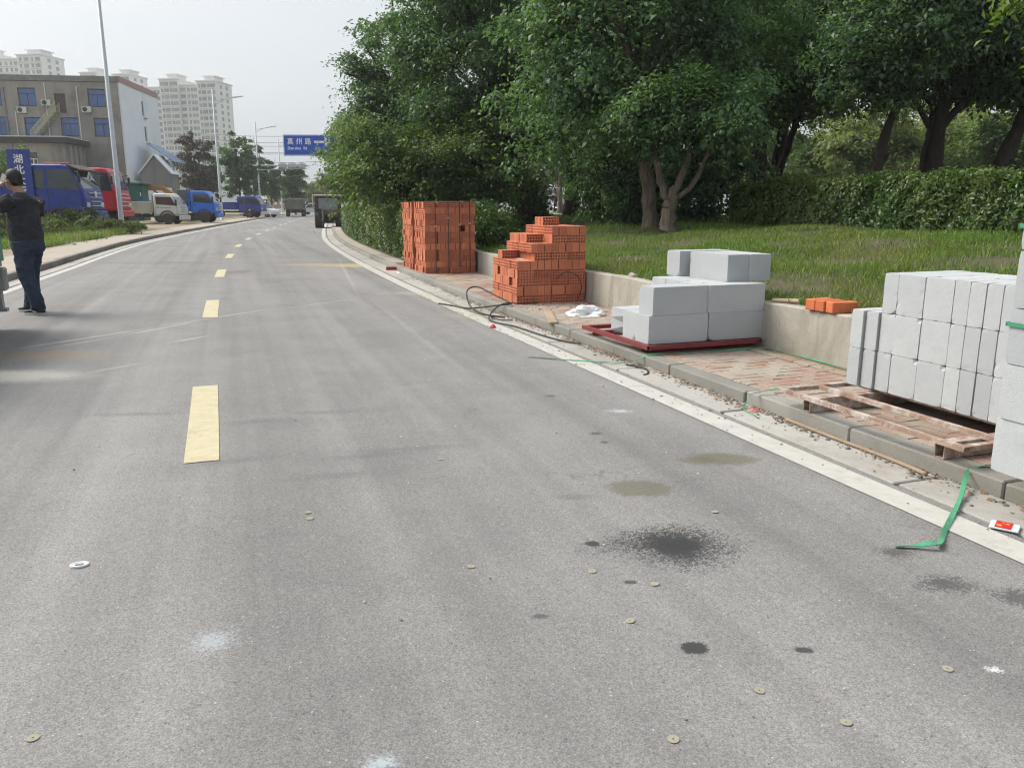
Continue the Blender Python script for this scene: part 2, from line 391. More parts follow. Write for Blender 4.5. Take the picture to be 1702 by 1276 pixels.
def streaks(m, sc3=(9, 9, .7), col=(.17, .16, .13, 1)):
    """rain streaks running down a wall"""
    nt = m.node_tree; bs = nt.nodes['Principled BSDF']; src = bs.inputs['Base Color'].links[0].from_socket
    ge = nt.nodes.new('ShaderNodeNewGeometry'); mp = nt.nodes.new('ShaderNodeMapping'); mp.inputs['Scale'].default_value = sc3; nz = nt.nodes.new('ShaderNodeTexNoise'); nz.inputs['Scale'].default_value = 1.0; nz.inputs['Detail'].default_value = 5; nz.inputs['Roughness'].default_value = .7
    mr = nt.nodes.new('ShaderNodeMapRange'); mr.inputs[1].default_value = .5; mr.inputs[2].default_value = .75; mr.inputs[4].default_value = .6
    mx = nt.nodes.new('ShaderNodeMix'); mx.data_type = 'RGBA'; mx.inputs['B'].default_value = col
    nt.links.new(ge.outputs['Position'], mp.inputs['Vector']); nt.links.new(mp.outputs[0], nz.inputs['Vector']); nt.links.new(nz.outputs['Fac'], mr.inputs[0]); nt.links.new(mr.outputs[0], mx.inputs['Factor']); nt.links.new(src, mx.inputs['A']); nt.links.new(mx.outputs['Result'], bs.inputs['Base Color'])
streaks(M['wall'])
def joint_material():
    t = NT('joint sand'); t.col(t.mix(t.ramp(t.noise(14, 4), .3, .7), (.11, .1, .08), (.2, .17, .13))).rough(.97); return t.done(.1)
M['joint'] = joint_material()
def paver_material():
    t = NT('red pavers under dust'); p = t.gpos()
    c = t.mix(t.rnd(), (.34, .165, .115), (.27, .15, .115))
    c = t.mix(t.ramp(t.noise(60, 3, .6, p), .3, .7, 0, .35), c, (.24, .13, .1))
    dust = t.math('ADD', t.noise(1.5, 5, .65, p), t.math('MULTIPLY', t.math('SUBTRACT', t.rnd(), .5), .14))
    c = t.mix(t.ramp(dust, .34, .56, .25, .92), c, (.36, .325, .275))
    c = t.mix(1.0, c, t.mix(t.ramp(t.noise(170, 2, .6, p), .3, .7), (.8,)*3, (1.18,)*3), 'MULTIPLY')
    t.col(c).rough(.9); t.bump(t.noise(120, 3, .6, p), .4, .003); return t.done(.2)
M['paver'] = paver_material()

# ------------------------------------------------------------------ the setting
MB().add([(-700, -120, -.07), (700, -120, -.07), (700, 900, -.07), (-700, 900, -.07)], [(0, 1, 2, 3)]).build('ground', M['ground'])['kind'] = 'structure'
SFULL = srange(-26, 60, 1.0) + srange(62, 318, 4.0)
road = strip('road', M['asphalt'], SFULL, lambda s: [(-LW(s)-.12, 0), (-1.5, .0), (0, .0), (1.5, .0), (3.235, 0)])
# painted markings
for k in range(-3, 28):
    s0 = 6.06*k
    if k > 12: s1 = s0 + 2.0
    else: s1 = s0 + 1.98
    ss = srange(s0, s1, .5)
    strip('lane_dash', M['yellow'] if k < 5 else M['white'], ss, [(-.09, .004), (.09, .004)], None, road)
strip('edge_line', M['white'], SFULL, [(3.005, .004), (3.185, .004)], None, road)
strip('edge_line', M['white'], SFULL, lambda s: [(-LW(s)-.08, .004), (-LW(s)+.08, .004)], None, road)

# gutter: cast slabs in a row beside the road, dark joints between
gut = strip('gutter', M['joint'], SFULL, [(3.23, -.012), (3.58, -.012)])
strip('gutter_run', M['slab'], srange(42, 60, 1)+srange(62, 200, 4), [(3.262, .003), (3.55, .003)], None, gut)
slabm = [MB().box((0, 0, 0), (.295, L, .05), None, .006).mesh('gutter_slab', M['slab']) for L in (1.482, 1.478, 1.47)]
for k in range(-4, 28):
    s = k*1.5 - .04 + .75
    o = link('gutter_slab', slabm[k % 3], gut, CL(s, 3.405, -.021 + random.uniform(-.002, .003)), HD(s))
    o.rotation_euler = (random.uniform(-.003, .003), random.uniform(-.008, .006), HD(s) + random.uniform(-.004, .004))
gutl = strip('gutter', M['joint'], SFULL, lambda s: [(-LW(s)-.5, -.012), (-LW(s)-.115, -.012)])
for k in range(4, 30):
    s = k*1.5
    o = link('gutter_slab', slabm[k % 3], gutl, CL(s, -LW(s)-.285, -.021), HD(s))
strip('gutter_run', M['slab'], srange(45, 60, 1)+srange(62, 200, 4), lambda s: [(-LW(s)-.44, .003), (-LW(s)-.14, .003)], None, gutl)

KH = .088
kerb = strip('kerb', M['kerb'], srange(41.5, 60, 1)+srange(62, 200, 4), [(3.552, -.03), (3.556, KH), (3.69, KH), (3.69, 0)])
ksm = [MB().box((0, 0, 0), (.14, L, .2), None, .008).mesh('kerb_stone', M['kerb']) for L in (.992, .99)]
for k in range(-5, 42):
    s = k + .12 + .5
    o = link('kerb_stone', ksm[k % 2], kerb, CL(s, 3.625 + random.uniform(-.004, .004), KH-.1 + random.uniform(-.003, .003)), HD(s))
    o.rotation_euler = (random.uniform(-.003, .003), random.uniform(-.01, .01), HD(s) + random.uniform(-.004, .004))
kerbl = strip('kerb', M['kerbdark'], srange(48, 60, 1)+srange(62, 200, 4), lambda s: [(-LW(s)-.62, .1), (-LW(s)-.48, .125), (-LW(s)-.47, -.03)])
for k in range(6, 48):
    s = k + .5
    link('kerb_stone', bpy.data.meshes.get('kerb_stone_left') or MB().box((0, 0, 0), (.14, .99, .22), None, .01).mesh('kerb_stone_left', M['kerbdark']), kerbl,
         CL(s, -LW(s)-.54, .015 + random.uniform(-.006, .004)), HD(s) + random.uniform(-.006, .006))
# pavement on the right: red pavers laid in herringbone between the kerb and an edging course
PZ = .085
pav = strip('pavement', M['sidewalk'], srange(-7, 60, 1.0)+srange(62, 200, 4), lambda s: [(3.69, PZ-.012), (float(np.interp(s, [11, 14, 22, 40], [4.9, 4.35, 4.4, 4.5])), PZ-.012)])
strip('joint_bed', M['joint'], srange(-6.5, 14, .8), [(3.694, PZ-.007), (4.72, PZ-.007)], None, pav)
pvh = MB().box((0, 0, 0), (.189, .09, .04), None, .005).mesh('paver_across', M['paver'])
pvv = MB().box((0, 0, 0), (.09, .189, .04), None, .005).mesh('paver_along', M['paver'])
pvq = MB().box((0, 0, 0), (.09, .09, .04), None, .005).mesh('paver_cut', M['paver'])
rest = MB(); NA = 9; CW = .097
for b in range(-66, 134):
    for a in range(-1, NA):
        r = (a-b) % 4
        if r == 0: cells = [(a, b), (a+1, b)]
        elif r == 3: cells = [(a, b), (a, b+1)]
        else: continue
        cells = [q for q in cells if 0 <= q[0] < NA]
        if not cells: continue
        ca = sum(q[0] for q in cells)/len(cells); cb = sum(q[1] for q in cells)/len(cells)
        s = (cb+.5)*CW; off = 3.705 + (ca+.5)*CW
        me = pvq if len(cells) == 1 else (pvh if r == 0 else pvv)
        z = PZ-.02 + random.uniform(-.003, .003)
        if -.75 < s < 1.62 or 2.6 < s < 5.5:
            o = link('paver', me, pav, CL(s, off, z)); o.rotation_euler = (random.uniform(-.012, .012), random.uniform(-.012, .012), HD(s) + random.uniform(-.015, .015))
        else:
            sz = {pvq: (.09, .09), pvh: (.189, .09), pvv: (.09, .189)}[me]
            x, y = CL(s, off); rest.box((0, 0, 0), (*sz, .04), Tm(x, y, z, HD(s)))
o = rest.build('paver_field', M['paver'], pav); o['kind'] = 'stuff'
edm = MB().box((0, 0, 0), (.085, .197, .045), None, .006).mesh('edging_brick', M['paver'])
for k in range(-12, 60):
    s = k*.203
    link('edging_brick', edm, pav, CL(s, 4.64 + random.uniform(-.004, .004), PZ-.017), HD(s) + random.uniform(-.02, .02))
strip('soil_strip', M['dirt'], srange(-6, 13, .6), [(4.69, PZ-.004), (4.81, PZ+.006)], None, pav)

# pavement and open dirt on the left
strip('pavement', M['sidewalk'], srange(-20, 60, 1)+srange(62, 200, 4), lambda s: [(-LW(s)-2.1, .12), (-LW(s)-.6, .105)])
vs = []; nx, ny = 40, 60
for i in range(ny+1):
    for j in range(nx+1):
        s = lerp(-22, 150, (i/ny)**1.4); off = -LW(s)-2.0 - 55*(j/nx)**1.8
        z = .125 + (.05*math.sin(s*1.3+off)+.05*math.sin(off*1.7-s*.7))*min(1, j/4) - .0*j
        vs.append(CL(s, off, z))
fs = [(i*(nx+1)+j, (i+1)*(nx+1)+j, (i+1)*(nx+1)+j+1, i*(nx+1)+j+1) for i in range(ny) for j in range(nx)]
MB().add(vs, [tuple(reversed(f)) for f in fs]).build('dirt_lot', M['dirt'], smooth=True)['kind'] = 'structure'

# raised bank on the right
def bank_z(s, off):
    a = np.interp(off, [4.9, 5.6, 7.2, 9.2, 200], [.46, .52, .74, .93, .95])
    b = np.interp(off, [4.0, 5.4, 7.6, 9.5, 200], [.08, .14, .66, .93, .95])
    t = np.clip((s-12.6)/1.6, 0, 1); bump_ = .022*np.sin(s*2.1+off*1.3)+.02*np.sin(off*3.1-s*1.4)+.014*np.sin(s*5+off*4)
    return a*(1-t)+b*t + bump_*np.clip((off-5.0)/.8, 0, 1)
vs = []; offs = [4.9, 5.1, 5.4, 5.8, 6.2, 6.7, 7.2, 7.8, 8.4, 9, 9.8, 11, 13, 16, 20, 26, 34, 46, 60, 90]
sl_ = srange(-16, 14, .5)+srange(15, 60, 1.5)+srange(64, 150, 6)
for s in sl_:
    t = min(1, max(0, (s-12.6)/1.6))
    for j, off in enumerate(offs):
        f = off - (1-j/10)*.85*t if j < 10 else off
        vs.append(CL(s, f, float(bank_z(s, f))))
n = len(offs)
MB().add(vs, [(a*n+i, a*n+i+1, (a+1)*n+i+1, (a+1)*n+i) for a in range(len(sl_)-1) for i in range(n-1)]).build('grass_bank', M['soil'], smooth=True)['kind'] = 'structure'
M['pathgrey'] = concrete('grey path', (.24, .24, .235), (.3, .3, .29), (.2, .2, .19), 0)
MB().add([(-3, 37, .985), (9, 33, .985), (40, 28, .985), (60, 60, .985), (6, 75, .985), (-8, 70, .985)], [(0, 1, 2, 3, 4, 5)]).build('path', M['pathgrey'])['kind'] = 'structure'

# low concrete retaining wall
vs = []; ws = srange(-8, 13.0, .25)
for s in ws:
    h = .49 + .012*math.sin(s*1.7) + random.uniform(-.006, .006)
    vs += [CL(s, 4.80+random.uniform(-.003, .003), .0), CL(s, 4.805+random.uniform(-.004, .004), .3), CL(s, 4.81, h-.012), CL(s, 4.825, h), CL(s, 4.945, h+random.uniform(-.006, .006)), CL(s, 4.955, .2)]
n = 6; fs = [(a*n+i, (a+1)*n+i, (a+1)*n+i+1, a*n+i+1) for a in range(len(ws)-1) for i in range(n-1)]
fs += [tuple(range(n)), tuple(reversed([(len(ws)-1)*n+i for i in range(n)]))]
tag(MB().add(vs, [tuple(reversed(f)) for f in fs]).build('retaining_wall', M['wall']), 'low weathered concrete retaining wall holding back the grass bank', 'wall')
# ------------------------------------------------------------------ hollow clay bricks
def brick_material():
    t = NT('fired clay'); p = t.pos()
    c = t.mix(t.rnd(), (.62, .215, .115), (.45, .14, .08))
    c = t.mix(t.ramp(t.noise(14, 4, .6), .35, .7, 0, .5), c, (.64, .265, .17))
    c = t.mix(t.ramp(t.noise(3.5, 4, .6, t.gpos()), .58, .75, 0, .45), c, (.4, .15, .105))
    t.col(c).rough(.88); t.bump(t.noise(150, 3, .6), .35, .002); return t.done(.2)
M['brick'] = brick_material()
BL, BT, BH = .236, .09, .110
def brick_mesh(name):
    m = MB(); g = .0025
    zs = [-BH/2, -BH/4-g, -BH/4-g, -BH/4+g, -BH/4+g, -g, -g, g, g, BH/4-g, BH/4-g, BH/4+g, BH/4+g, BH/2]
    xi = [0, 0, 1, 1, 0, 0, 1, 1, 0, 0, 1, 1, 0, 0]
    poly = [(-BL/2 + .003*b, z) for z, b in zip(zs, xi)] + [(BL/2 - .003*b, z) for z, b in zip(reversed(zs), reversed(xi))]
    n = len(poly); vs = [(p[0], -BT/2, p[1]) for p in poly] + [(p[0], BT/2, p[1]) for p in poly]
    m.add(vs, [(i, n+i, n+(i+1) % n, (i+1) % n) for i in range(n)])
    for sg in (-1, 1):
        y = sg*BT/2; d = -sg*.0445
        for r in range(3):
            nc = 6
            for k in range(nc):
                x0, x1 = -BL/2 + BL*k/nc, -BL/2 + BL*(k+1)/nc; z0, z1 = -BH/2 + BH*r/3, -BH/2 + BH*(r+1)/3
                sh = .004 if r == 1 else -.002; cx = (x0+x1)/2 + sh; cz = (z0+z1)/2; hx = .0125; hz = .0112
                o = [(x0, z0), (x1, z0), (x1, z1), (x0, z1)]; i_ = [(cx-hx, cz-hz), (cx+hx, cz-hz), (cx+hx, cz+hz), (cx-hx, cz+hz)]
                vs = [(a, y, b) for a, b in o] + [(a, y, b) for a, b in i_] + [(a, y+d, b) for a, b in i_]
                fs = [(q, (q+1) % 4, 4+(q+1) % 4, 4+q) for q in range(4)] + [(4+q, 4+(q+1) % 4, 8+(q+1) % 4, 8+q) for q in range(4)] + [(8, 9, 10, 11)]
                m.add(vs, fs if sg < 0 else [tuple(reversed(f)) for f in fs])
    return m.mesh(name, M['brick'])
BRICK = brick_mesh('hollow_brick')
ORD = ['first', 'second', 'third', 'fourth', 'fifth', 'sixth', 'seventh', 'eighth', 'ninth', 'tenth', 'eleventh', 'twelfth', 'thirteenth']
NUM = ['one', 'two', 'three', 'four', 'five', 'six', 'seven', 'eight', 'nine', 'ten', 'eleven', 'twelve', 'thirteen']
CH = .1115
def layout(kind, W=.985, Dp=1.0):
    """bricks of one course: list of (row, col, x, y, turned)"""
    out = []
    if kind == 'A':
        for c in range(4):
            for r in range(10): out.append((r, c, .0 + .123 + c*.2455, .05 + r*.1, 0))
    else:
        for r in range(4):
            for c in range(10): out.append((r, c, .05 + c*.0985, .123 + r*.2515, 1))
    return out
# the stepped loose pile: each brick can be lifted off, so each is a thing
KIND2 = 'ABAABABABA'
def top2(x, y):
    if x < .245: return 5
    if x < .49: return 7 if y < .26 else 8
    return 9
base2 = CL(5.43, 3.80); rz2 = HD(5.6)
def place2(lx, ly):
    return base2[0] + lx*math.cos(rz2) - ly*math.sin(rz2), base2[1] + lx*math.sin(rz2) + ly*math.cos(rz2)
rb = random.Random(5)
for ci, kd in enumerate(KIND2):
    L = layout(kd); rmax = max(q[0] for q in L); cmax = max(q[1] for q in L)
    for (r, c, x, y, tn) in L:
        ex = top2(x, y) > ci
        if ci == 5 and x < .245 and r in (6, 7): ex = True
        if ci == 9: ex = c == 2 and r in (4, 5, 6)
        if not ex: continue
        exposed_top = top2(x, y) <= ci + 1 or ci >= 8
        left = top2(x - (.25 if not tn else .1), y) <= ci or c == 0
        if not (r == 0 or left or c == cmax or exposed_top): continue
        if (ci, r, c) in ((3, 7, 0), (2, 2, 0)): continue
        jx, jy = rb.uniform(-.005, .005), rb.uniform(-.006, .004)
        if ci == 9: x += .02
        X, Y = place2(x + jx, y + jy)
        o = link('hollow_brick', BRICK, None, (X, Y, PZ + .002 + ci*CH + BH/2), rz2 + (PI/2 if tn else 0) + rb.uniform(-.012, .012))
        if ci == 9: lb = 'hollow brick in the crowning row of the stepped pile, %s from the front' % ORD[r-4]
        elif ci == 5 and x < .245: lb = 'lone hollow brick on the low step of the pile, %s' % ('in front' if r == 6 else 'behind its twin')
        else: lb = 'hollow brick of the stepped pile, course %s, row %s from front, %s from road' % (NUM[ci], NUM[r], ORD[c])
        tag(o, lb, 'brick', 'loose hollow bricks of the stepped pile')
# two strapped cubes of bricks further on
M['strap'] = pm('black steel strap', (.03, .03, .032), (.05, .045, .04), 20, .5, spec=.4)
M['tagwhite'] = pm('white clip', (.75, .75, .72), rough=.5)
def brick_cube(s, off, label, front, seed):
    rr = random.Random(seed)
    x0, y0 = CL(s, off); T = thing('brick_stack', label, 'brick stack', (x0, y0, PZ + .002), HD(s), 'strapped cubes of hollow bricks')
    kinds = 'ABAABAABAABA'
    for ci, kd in enumerate(kinds):
        L = layout(kd); rmax = max(q[0] for q in L); cmax = max(q[1] for q in L); sw = rr.uniform(-.012, .012)
        for (r, c, x, y, tn) in L:
            keep = c in (0, cmax) or ci == 11 or (r == 0 if front else r == rmax)
            if not keep or rr.random() < .018: continue
            if c == 0 and tn == 0: x += rr.uniform(-.022, .012)
            o = link('brick', BRICK, T, (x + sw*.5 + rr.uniform(-.006, .006), y + rr.uniform(-.01, .006), ci*CH + BH/2), (PI/2 if tn else 0) + rr.uniform(-.02, .02))
    for k, x in enumerate((.2, .45, .67, .87)):
        m = MB(); h = 12*CH
        m.box((x, -.019, h/2), (.016, .004, h)); m.box((x, .5, h+.008), (.016, 1.045, .004)); m.box((x, 1.021, h/2), (.016, .004, h))
        st = m.build('strap', M['strap'], T)
        MB().box((x, -.024, h*rr.uniform(.66, .8)), (.028, .008, .022)).build('clip', M['tagwhite'], st)
    return T
brick_cube(10.66, 3.76, 'tall strapped cube of orange hollow bricks, the nearer of two on the pavement', True, 3)
brick_cube(11.76, 3.73, 'tall cube of orange hollow bricks standing behind the nearer strapped cube', False, 4)
# single bricks lying about
M['solid'] = pm('solid red brick', (.3, .075, .05), (.22, .06, .045), 12, .9, .3, 80, spec=.2)
M['orangebrick'] = pm('solid orange brick', (.56, .17, .075), (.45, .13, .06), 9, .9, .3, 90, spec=.2, rnd=.1)
tag(MB().box((0, 0, .035), (.24, .115, .07), None, .006).build('brick', M['solid'], None, CL(12.8, 3.47, .004), R(4)), 'dark red brick lying alone in the gutter', 'brick')
tag(link('hollow_brick', BRICK, None, CL(10.5, 4.33, PZ + BH/2), HD(10) + R(8)), 'half buried hollow brick at the foot of the strapped cube', 'brick')
for k, (s, off, a, lb) in enumerate(((.98, 4.87, 98, 'orange brick on the wall top, farthest of three'), (.865, 4.875, 94, 'orange brick on the wall top, middle of three'), (.74, 4.885, 82, 'orange brick on the wall top, nearest of three'))):
    tag(MB().box((0, 0, .045), (.235, .1, .09), None, .006).build('brick', M['orangebrick'], None, CL(s, off+.02, .5), HD(s) + R(a - 90)), lb, 'brick', 'bricks left on the wall')

# ------------------------------------------------------------------ aerated concrete blocks
def block_material():
    t = NT('aerated concrete'); p = t.pos(); g = t.gpos()
    c = t.mix(t.ramp(t.noise(3, 5, .6), .3, .7), (.44, .46, .475), (.5, .515, .525))
    c = t.mix(1.0, c, t.mix(t.rnd(), (.86, .865, .875), (1.06, 1.06, 1.05)), 'MULTIPLY')
    c = t.mix(t.ramp(t.noise(2.2, 6, .7, g, .5), .58, .74, 0, .5), c, (.33, .335, .34))
    c = t.mix(t.ramp(t.noise(1.0, 4, .6, t.scalev(p, (3, 3, 45))), .58, .75, 0, .25), c, (.36, .375, .39))
    c = t.mix(t.ramp(t.noise(7, 6, .75, g, 1.0), .62, .72, 0, .35), c, (.3, .29, .27))
    c = t.mix(t.ramp(t.noise(40, 3, .6), .35, .7, 0, .25), c, (.38, .39, .4))
    pores = t.ramp(t.vor(160), .22, .12); pm_ = t.math('MULTIPLY', pores, t.ramp(t.noise(6, 3), .45, .65))
    c = t.mix(t.math('MULTIPLY', pm_, .5), c, (.3, .3, .31))
    t.col(c).rough(.92); t.bump(t.math('SUBTRACT', t.noise(110, 4, .65), t.math('MULTIPLY', pm_, .8)), .55, .004); return t.done(.2)
M['block'] = block_material()
_bk = {}
def chipped_box(L, T, H, r_, chips):
    """sawn block with slightly ragged arrises and a few knocked corners"""
    n = (max(4, int(L/.03)), max(3, int(T/.03)), max(4, int(H/.03))); S = (L, T, H); idx = {}; vs = []; fs = []
    def vert(q):
        if q not in idx:
            p = [(-S[a]/2 if a < 2 else 0) + S[a]*q[a]/n[a] for a in range(3)]; ex = [a for a in range(3) if q[a] in (0, n[a])]
            if len(ex) >= 2:
                d = r_.uniform(.0002, .001) if r_.random() < .94 else r_.uniform(.002, .006)
                if len(ex) == 3: d = r_.uniform(.001, .005)
                for a in ex: p[a] += d*(1 if q[a] == 0 else -1)*r_.uniform(.5, 1)
            idx[q] = len(vs); vs.append(tuple(p))
        return idx[q]
    for a in range(3):
        b_, c_ = [(1, 2), (2, 0), (0, 1)][a]
        for sd in (0, n[a]):
            for i in range(n[b_]):
                for j in range(n[c_]):
                    def Q(u, v): q = [0, 0, 0]; q[a] = sd; q[b_] = u; q[c_] = v; return vert(tuple(q))
                    f = (Q(i, j), Q(i+1, j), Q(i+1, j+1), Q(i, j+1)); fs.append(f if sd else tuple(reversed(f)))
    for k in range(chips):
        c0 = Vector((r_.choice((-1, 1))*L/2, r_.choice((-1, 1))*T/2, r_.choice((0, H)))); rad = r_.uniform(.03, .045)
        for i, v in enumerate(vs):
            dd_ = (Vector(v)-c0).length
            if dd_ < rad: vs[i] = tuple(Vector(v)+(Vector((0, 0, H/2))-Vector(v)).normalized()*(rad-dd_)*.55)
    return MB().add(vs, fs)
def block_mesh(L, T, H, var):
    k = (L, T, H, var)
    if k not in _bk:
        r_ = random.Random(var*7+3+int(T*100)); m = chipped_box(L, T, H, r_, (var % 3 == 2)+(var > 2))
        _bk[k] = m.mesh('concrete_block', M['block'])
    return _bk[k]
rk = random.Random(21)
BHT = .2466
def block(s, off, z, label, group, along=False, L=.596, T=.24, var=0, tilt=0.0, H=.246):
    """centre at road coordinates; along = long side parallel to the road"""
    o = link('concrete_block', block_mesh(L, T, H, var*3+rk.randrange(3)), None, CL(s, off, z), HD(s) + (PI/2 if along else 0) + rk.uniform(-.008, .008) + tilt)
    return tag(o, label, 'block', group)
g1 = 'aerated blocks on the red steel pallet'; z0 = .172
S0 = 1.60
block(S0+.12, 3.92, z0, 'bottom front block on the red pallet at its road corner', g1)
block(S0+.12, 4.525, z0, 'bottom front block on the red pallet beside the retaining wall', g1, var=1)
block(S0+.365, 3.925, z0, 'half hidden bottom block, second row back on the red pallet', g1, var=1)
bb = block(S0+.61, 3.93, z0, 'broken bottom block with its corner knocked off at the pallet back', g1)
block(S0+.365, 4.53, z0, 'bottom inner block by the wall, second row of the red pallet', g1)
block(S0+.61, 4.53, z0, 'bottom inner block by the wall, third row of the red pallet', g1)
block(S0+.86, 4.48, z0, 'bottom inner block by the wall, rearmost on the red pallet', g1)
block(S0+.13, 3.955, z0+BHT, 'middle course front block with a dark wedge stain, near the road', g1, var=1, tilt=.015)
block(S0+.12, 4.56-.05, z0+BHT, 'middle course front block against the grass bank', g1, tilt=-.004)
block(S0+.365, 4.50, z0+BHT, 'middle course block, second row, under the white top block', g1)
block(S0+.61, 4.50, z0+BHT, 'middle course block, third row, under the white top block', g1)
block(S0+.86, 4.50, z0+BHT, 'middle course block, rearmost, showing a short white end', g1)
block(S0+1.03, 4.76, z0+2*BHT, 'top course block lying crosswise at the back of the pile', g1, var=1)
block(S0+.53, 4.66, z0+2*BHT, 'top course block with a long bright white side', g1, along=True, tilt=.03, T=.24)
block(S0+.53, 4.905, z0+2*BHT, 'top course block overhanging the retaining wall, greyer end face', g1, along=True, tilt=.02)
# the broken block: cut its front lower corner away
m = MB(); Lb, Tb, Hb = .596, .236, .246
pts = [(-Lb/2, .0), (-Lb/2, .15), (-Lb/2+.03, Hb), (Lb/2, Hb), (Lb/2, 0), (-Lb/2+.12, 0)]
bm = MB()
front = [(-Lb/2+.10, .0), (-Lb/2+.05, .1), (-Lb/2+.005, .19), (-Lb/2, Hb), (Lb/2, Hb), (Lb/2, 0)]
back = [(-Lb/2+.04, .0), (-Lb/2, .03), (-Lb/2, .15), (-Lb/2, Hb), (Lb/2, Hb), (Lb/2, 0)]
bm.loft([[(a, -Tb/2, b) for a, b in front], [(a, Tb/2, b) for a, b in back]]); bb.data = bm.mesh('broken_block', M['block'])

g2 = 'aerated blocks on the long pallet'; z2 = .205
cols = [(-.375, .1, -.03, 2), (-.48, .1, -.012, 2), (-.59, .112, .004, 3), (-.748, .2, .001, 3), (-.949, .2, .003, 3), (-1.1, .1, .002, 3), (-1.2015, .1, -.001, 3), (-1.303, .1, .002, 3), (-1.455, .2, 0, 3), (-1.606, .1, .001, 3)]
HN = ['bottom', 'middle', 'top']
for k, (s, T, pr, nc) in enumerate(cols):
    for c in range(nc):
        block(s, 4.045 + .298 + pr + rk.uniform(-.0012, .0012), z2 + c*BHT, '%s slab, %s of its course, %s column from the far end of the long pallet' % ('thin' if T < .15 else 'thick', HN[c], ORD[k]), g2, T=T-.0028)
g3 = 'aerated blocks of the high stack at the frame edge'; z3 = .2
for c in range(5):
    for k, off in enumerate((3.47, 3.716, 3.962)):
        block(-2.255 - (.004 if c % 2 else 0), off + rk.uniform(-.006, .006), z3 + c*.242, '%s block from the bottom in the high strapped stack, %s from the road' % (ORD[c], ORD[k]), g3, along=True, L=.6, T=.24, H=.239)
M['green'] = pm('green plastic strap', (.05, .27, .14), (.08, .33, .18), 25, .35, spec=.5)
M['void'] = pm('inside of a void', (.2, .2, .2), rough=1)
# straps round the high stack
for z, lb in ((.2+.242*4+.1, 'upper'), (.2+.242*2+.17, 'lower')):
    m = MB(); hs_ = HD(-2.25); x, y = CL(-2.255, 3.716); MM = Tm(x, y, z, hs_)
    for cx, cy, sx, sy in ((-.372, 0, .003, .62), (.372, 0, .003, .62), (0, .309, .75, .003), (0, -.309, .75, .003)): m.box((cx, cy, 0), (sx, sy, .018), MM)
    tag(m.build('packing_strap', M['green']), 'green packing strap round the high block stack, the %s one' % lb, 'strap', 'green straps on the high stack')

# ------------------------------------------------------------------ steel pallets
def rust_paint(name, a, b, rust, t3):
    t = NT(name); c = t.mix(t.ramp(t.noise(6, 5, .65), .35, .65), a, b)
    c = t.mix(t.ramp(t.noise(9, 6, .75), t3, t3+.14, 0, .9), c, rust)
    t.col(c).rough(.7); t.bump(t.noise(70, 3), .25, .002); return t.done(.3)
M['redsteel'] = rust_paint('red oxide steel', (.17, .035, .04), (.23, .05, .055), (.3, .16, .14), .62)
M['wornsteel'] = rust_paint('worn pallet steel', (.36, .25, .19), (.25, .155, .12), (.52, .48, .44), .46)
def tube_bar(m, a, b, w, h, wall=.005):
    """square hollow section from a to b with open ends"""
    a, b = Vector(a), Vector(b); d = (b-a).normalized(); up = Vector((0, 0, 1)); sd = d.cross(up).normalized()
    rings = []
    for p, q in ((a, wall), (a, 0), (b, 0), (b, wall)):
        hx, hz = w/2-q, h/2-q; rings.append([tuple(p+sd*i*hx+up*j*hz) for i, j in ((-1, -1), (1, -1), (1, 1), (-1, 1))])
    ins = []
    for p, e in ((a, .06), (b, -.06)):
        hx, hz = w/2-wall, h/2-wall; ins.append([tuple(p+d*e+sd*i*hx+up*j*hz) for i, j in ((-1, -1), (1, -1), (1, 1), (-1, 1))])
    m.loft([ins[0]] + rings + [ins[1]])
def pallet(name, label, mat, sa, sb, offs_long, cross_s, run_s, ztop, oa, ob, w=.045, h=.036):
    T = thing(name, label, 'pallet', CL((sa+sb)/2, (oa+ob)/2, PZ), HD((sa+sb)/2))
    inv = (Matrix.Translation(T.location) @ Matrix.Rotation(T.rotation_euler[2], 4, 'Z')).inverted()
    def bar(nm, a, b, w_, h_):
        m = MB(); tube_bar(m, inv @ Vector(a), inv @ Vector(b), w_, h_); m.build(nm, mat, T)
    zt = ztop - h/2
    for of in offs_long: bar('rail', CL(sa, of, zt), CL(sb, of, zt), w, h)
    for s in cross_s: bar('cross_rail', CL(s, oa+w/2, zt-.001), CL(s, ob-w/2, zt-.001), w, h)
    for s in run_s:
        zr = (PZ + .006 + ztop - h)/2; bar('runner', CL(s, oa+.05, zr), CL(s, ob-.06, zr), .06, ztop-h-PZ-.007)
    return T
pallet('steel_pallet', 'dark red steel pallet under the grey block pile', M['redsteel'], 1.54, 2.87, (3.6, 4.0, 4.4, 4.74), (1.565, 2.84), (1.7, 2.7), .17, 3.58, 4.765)
pallet('steel_pallet', 'worn brown steel pallet half empty under the long row of slabs', M['wornsteel'], -.27, -1.68, (3.53, 3.82, 4.12, 4.42, 4.7), (-.295, -1.655), (-.5, -1.5), .203, 3.51, 4.73, .038, .025)
pallet('steel_pallet', 'brown steel pallet carrying the high strapped block stack', M['redsteel'], -1.99, -2.53, (3.66, 3.9, 4.05), (-2.02, -2.5), (-2.1, -2.42), .198, 3.6, 4.08, .05, .036)
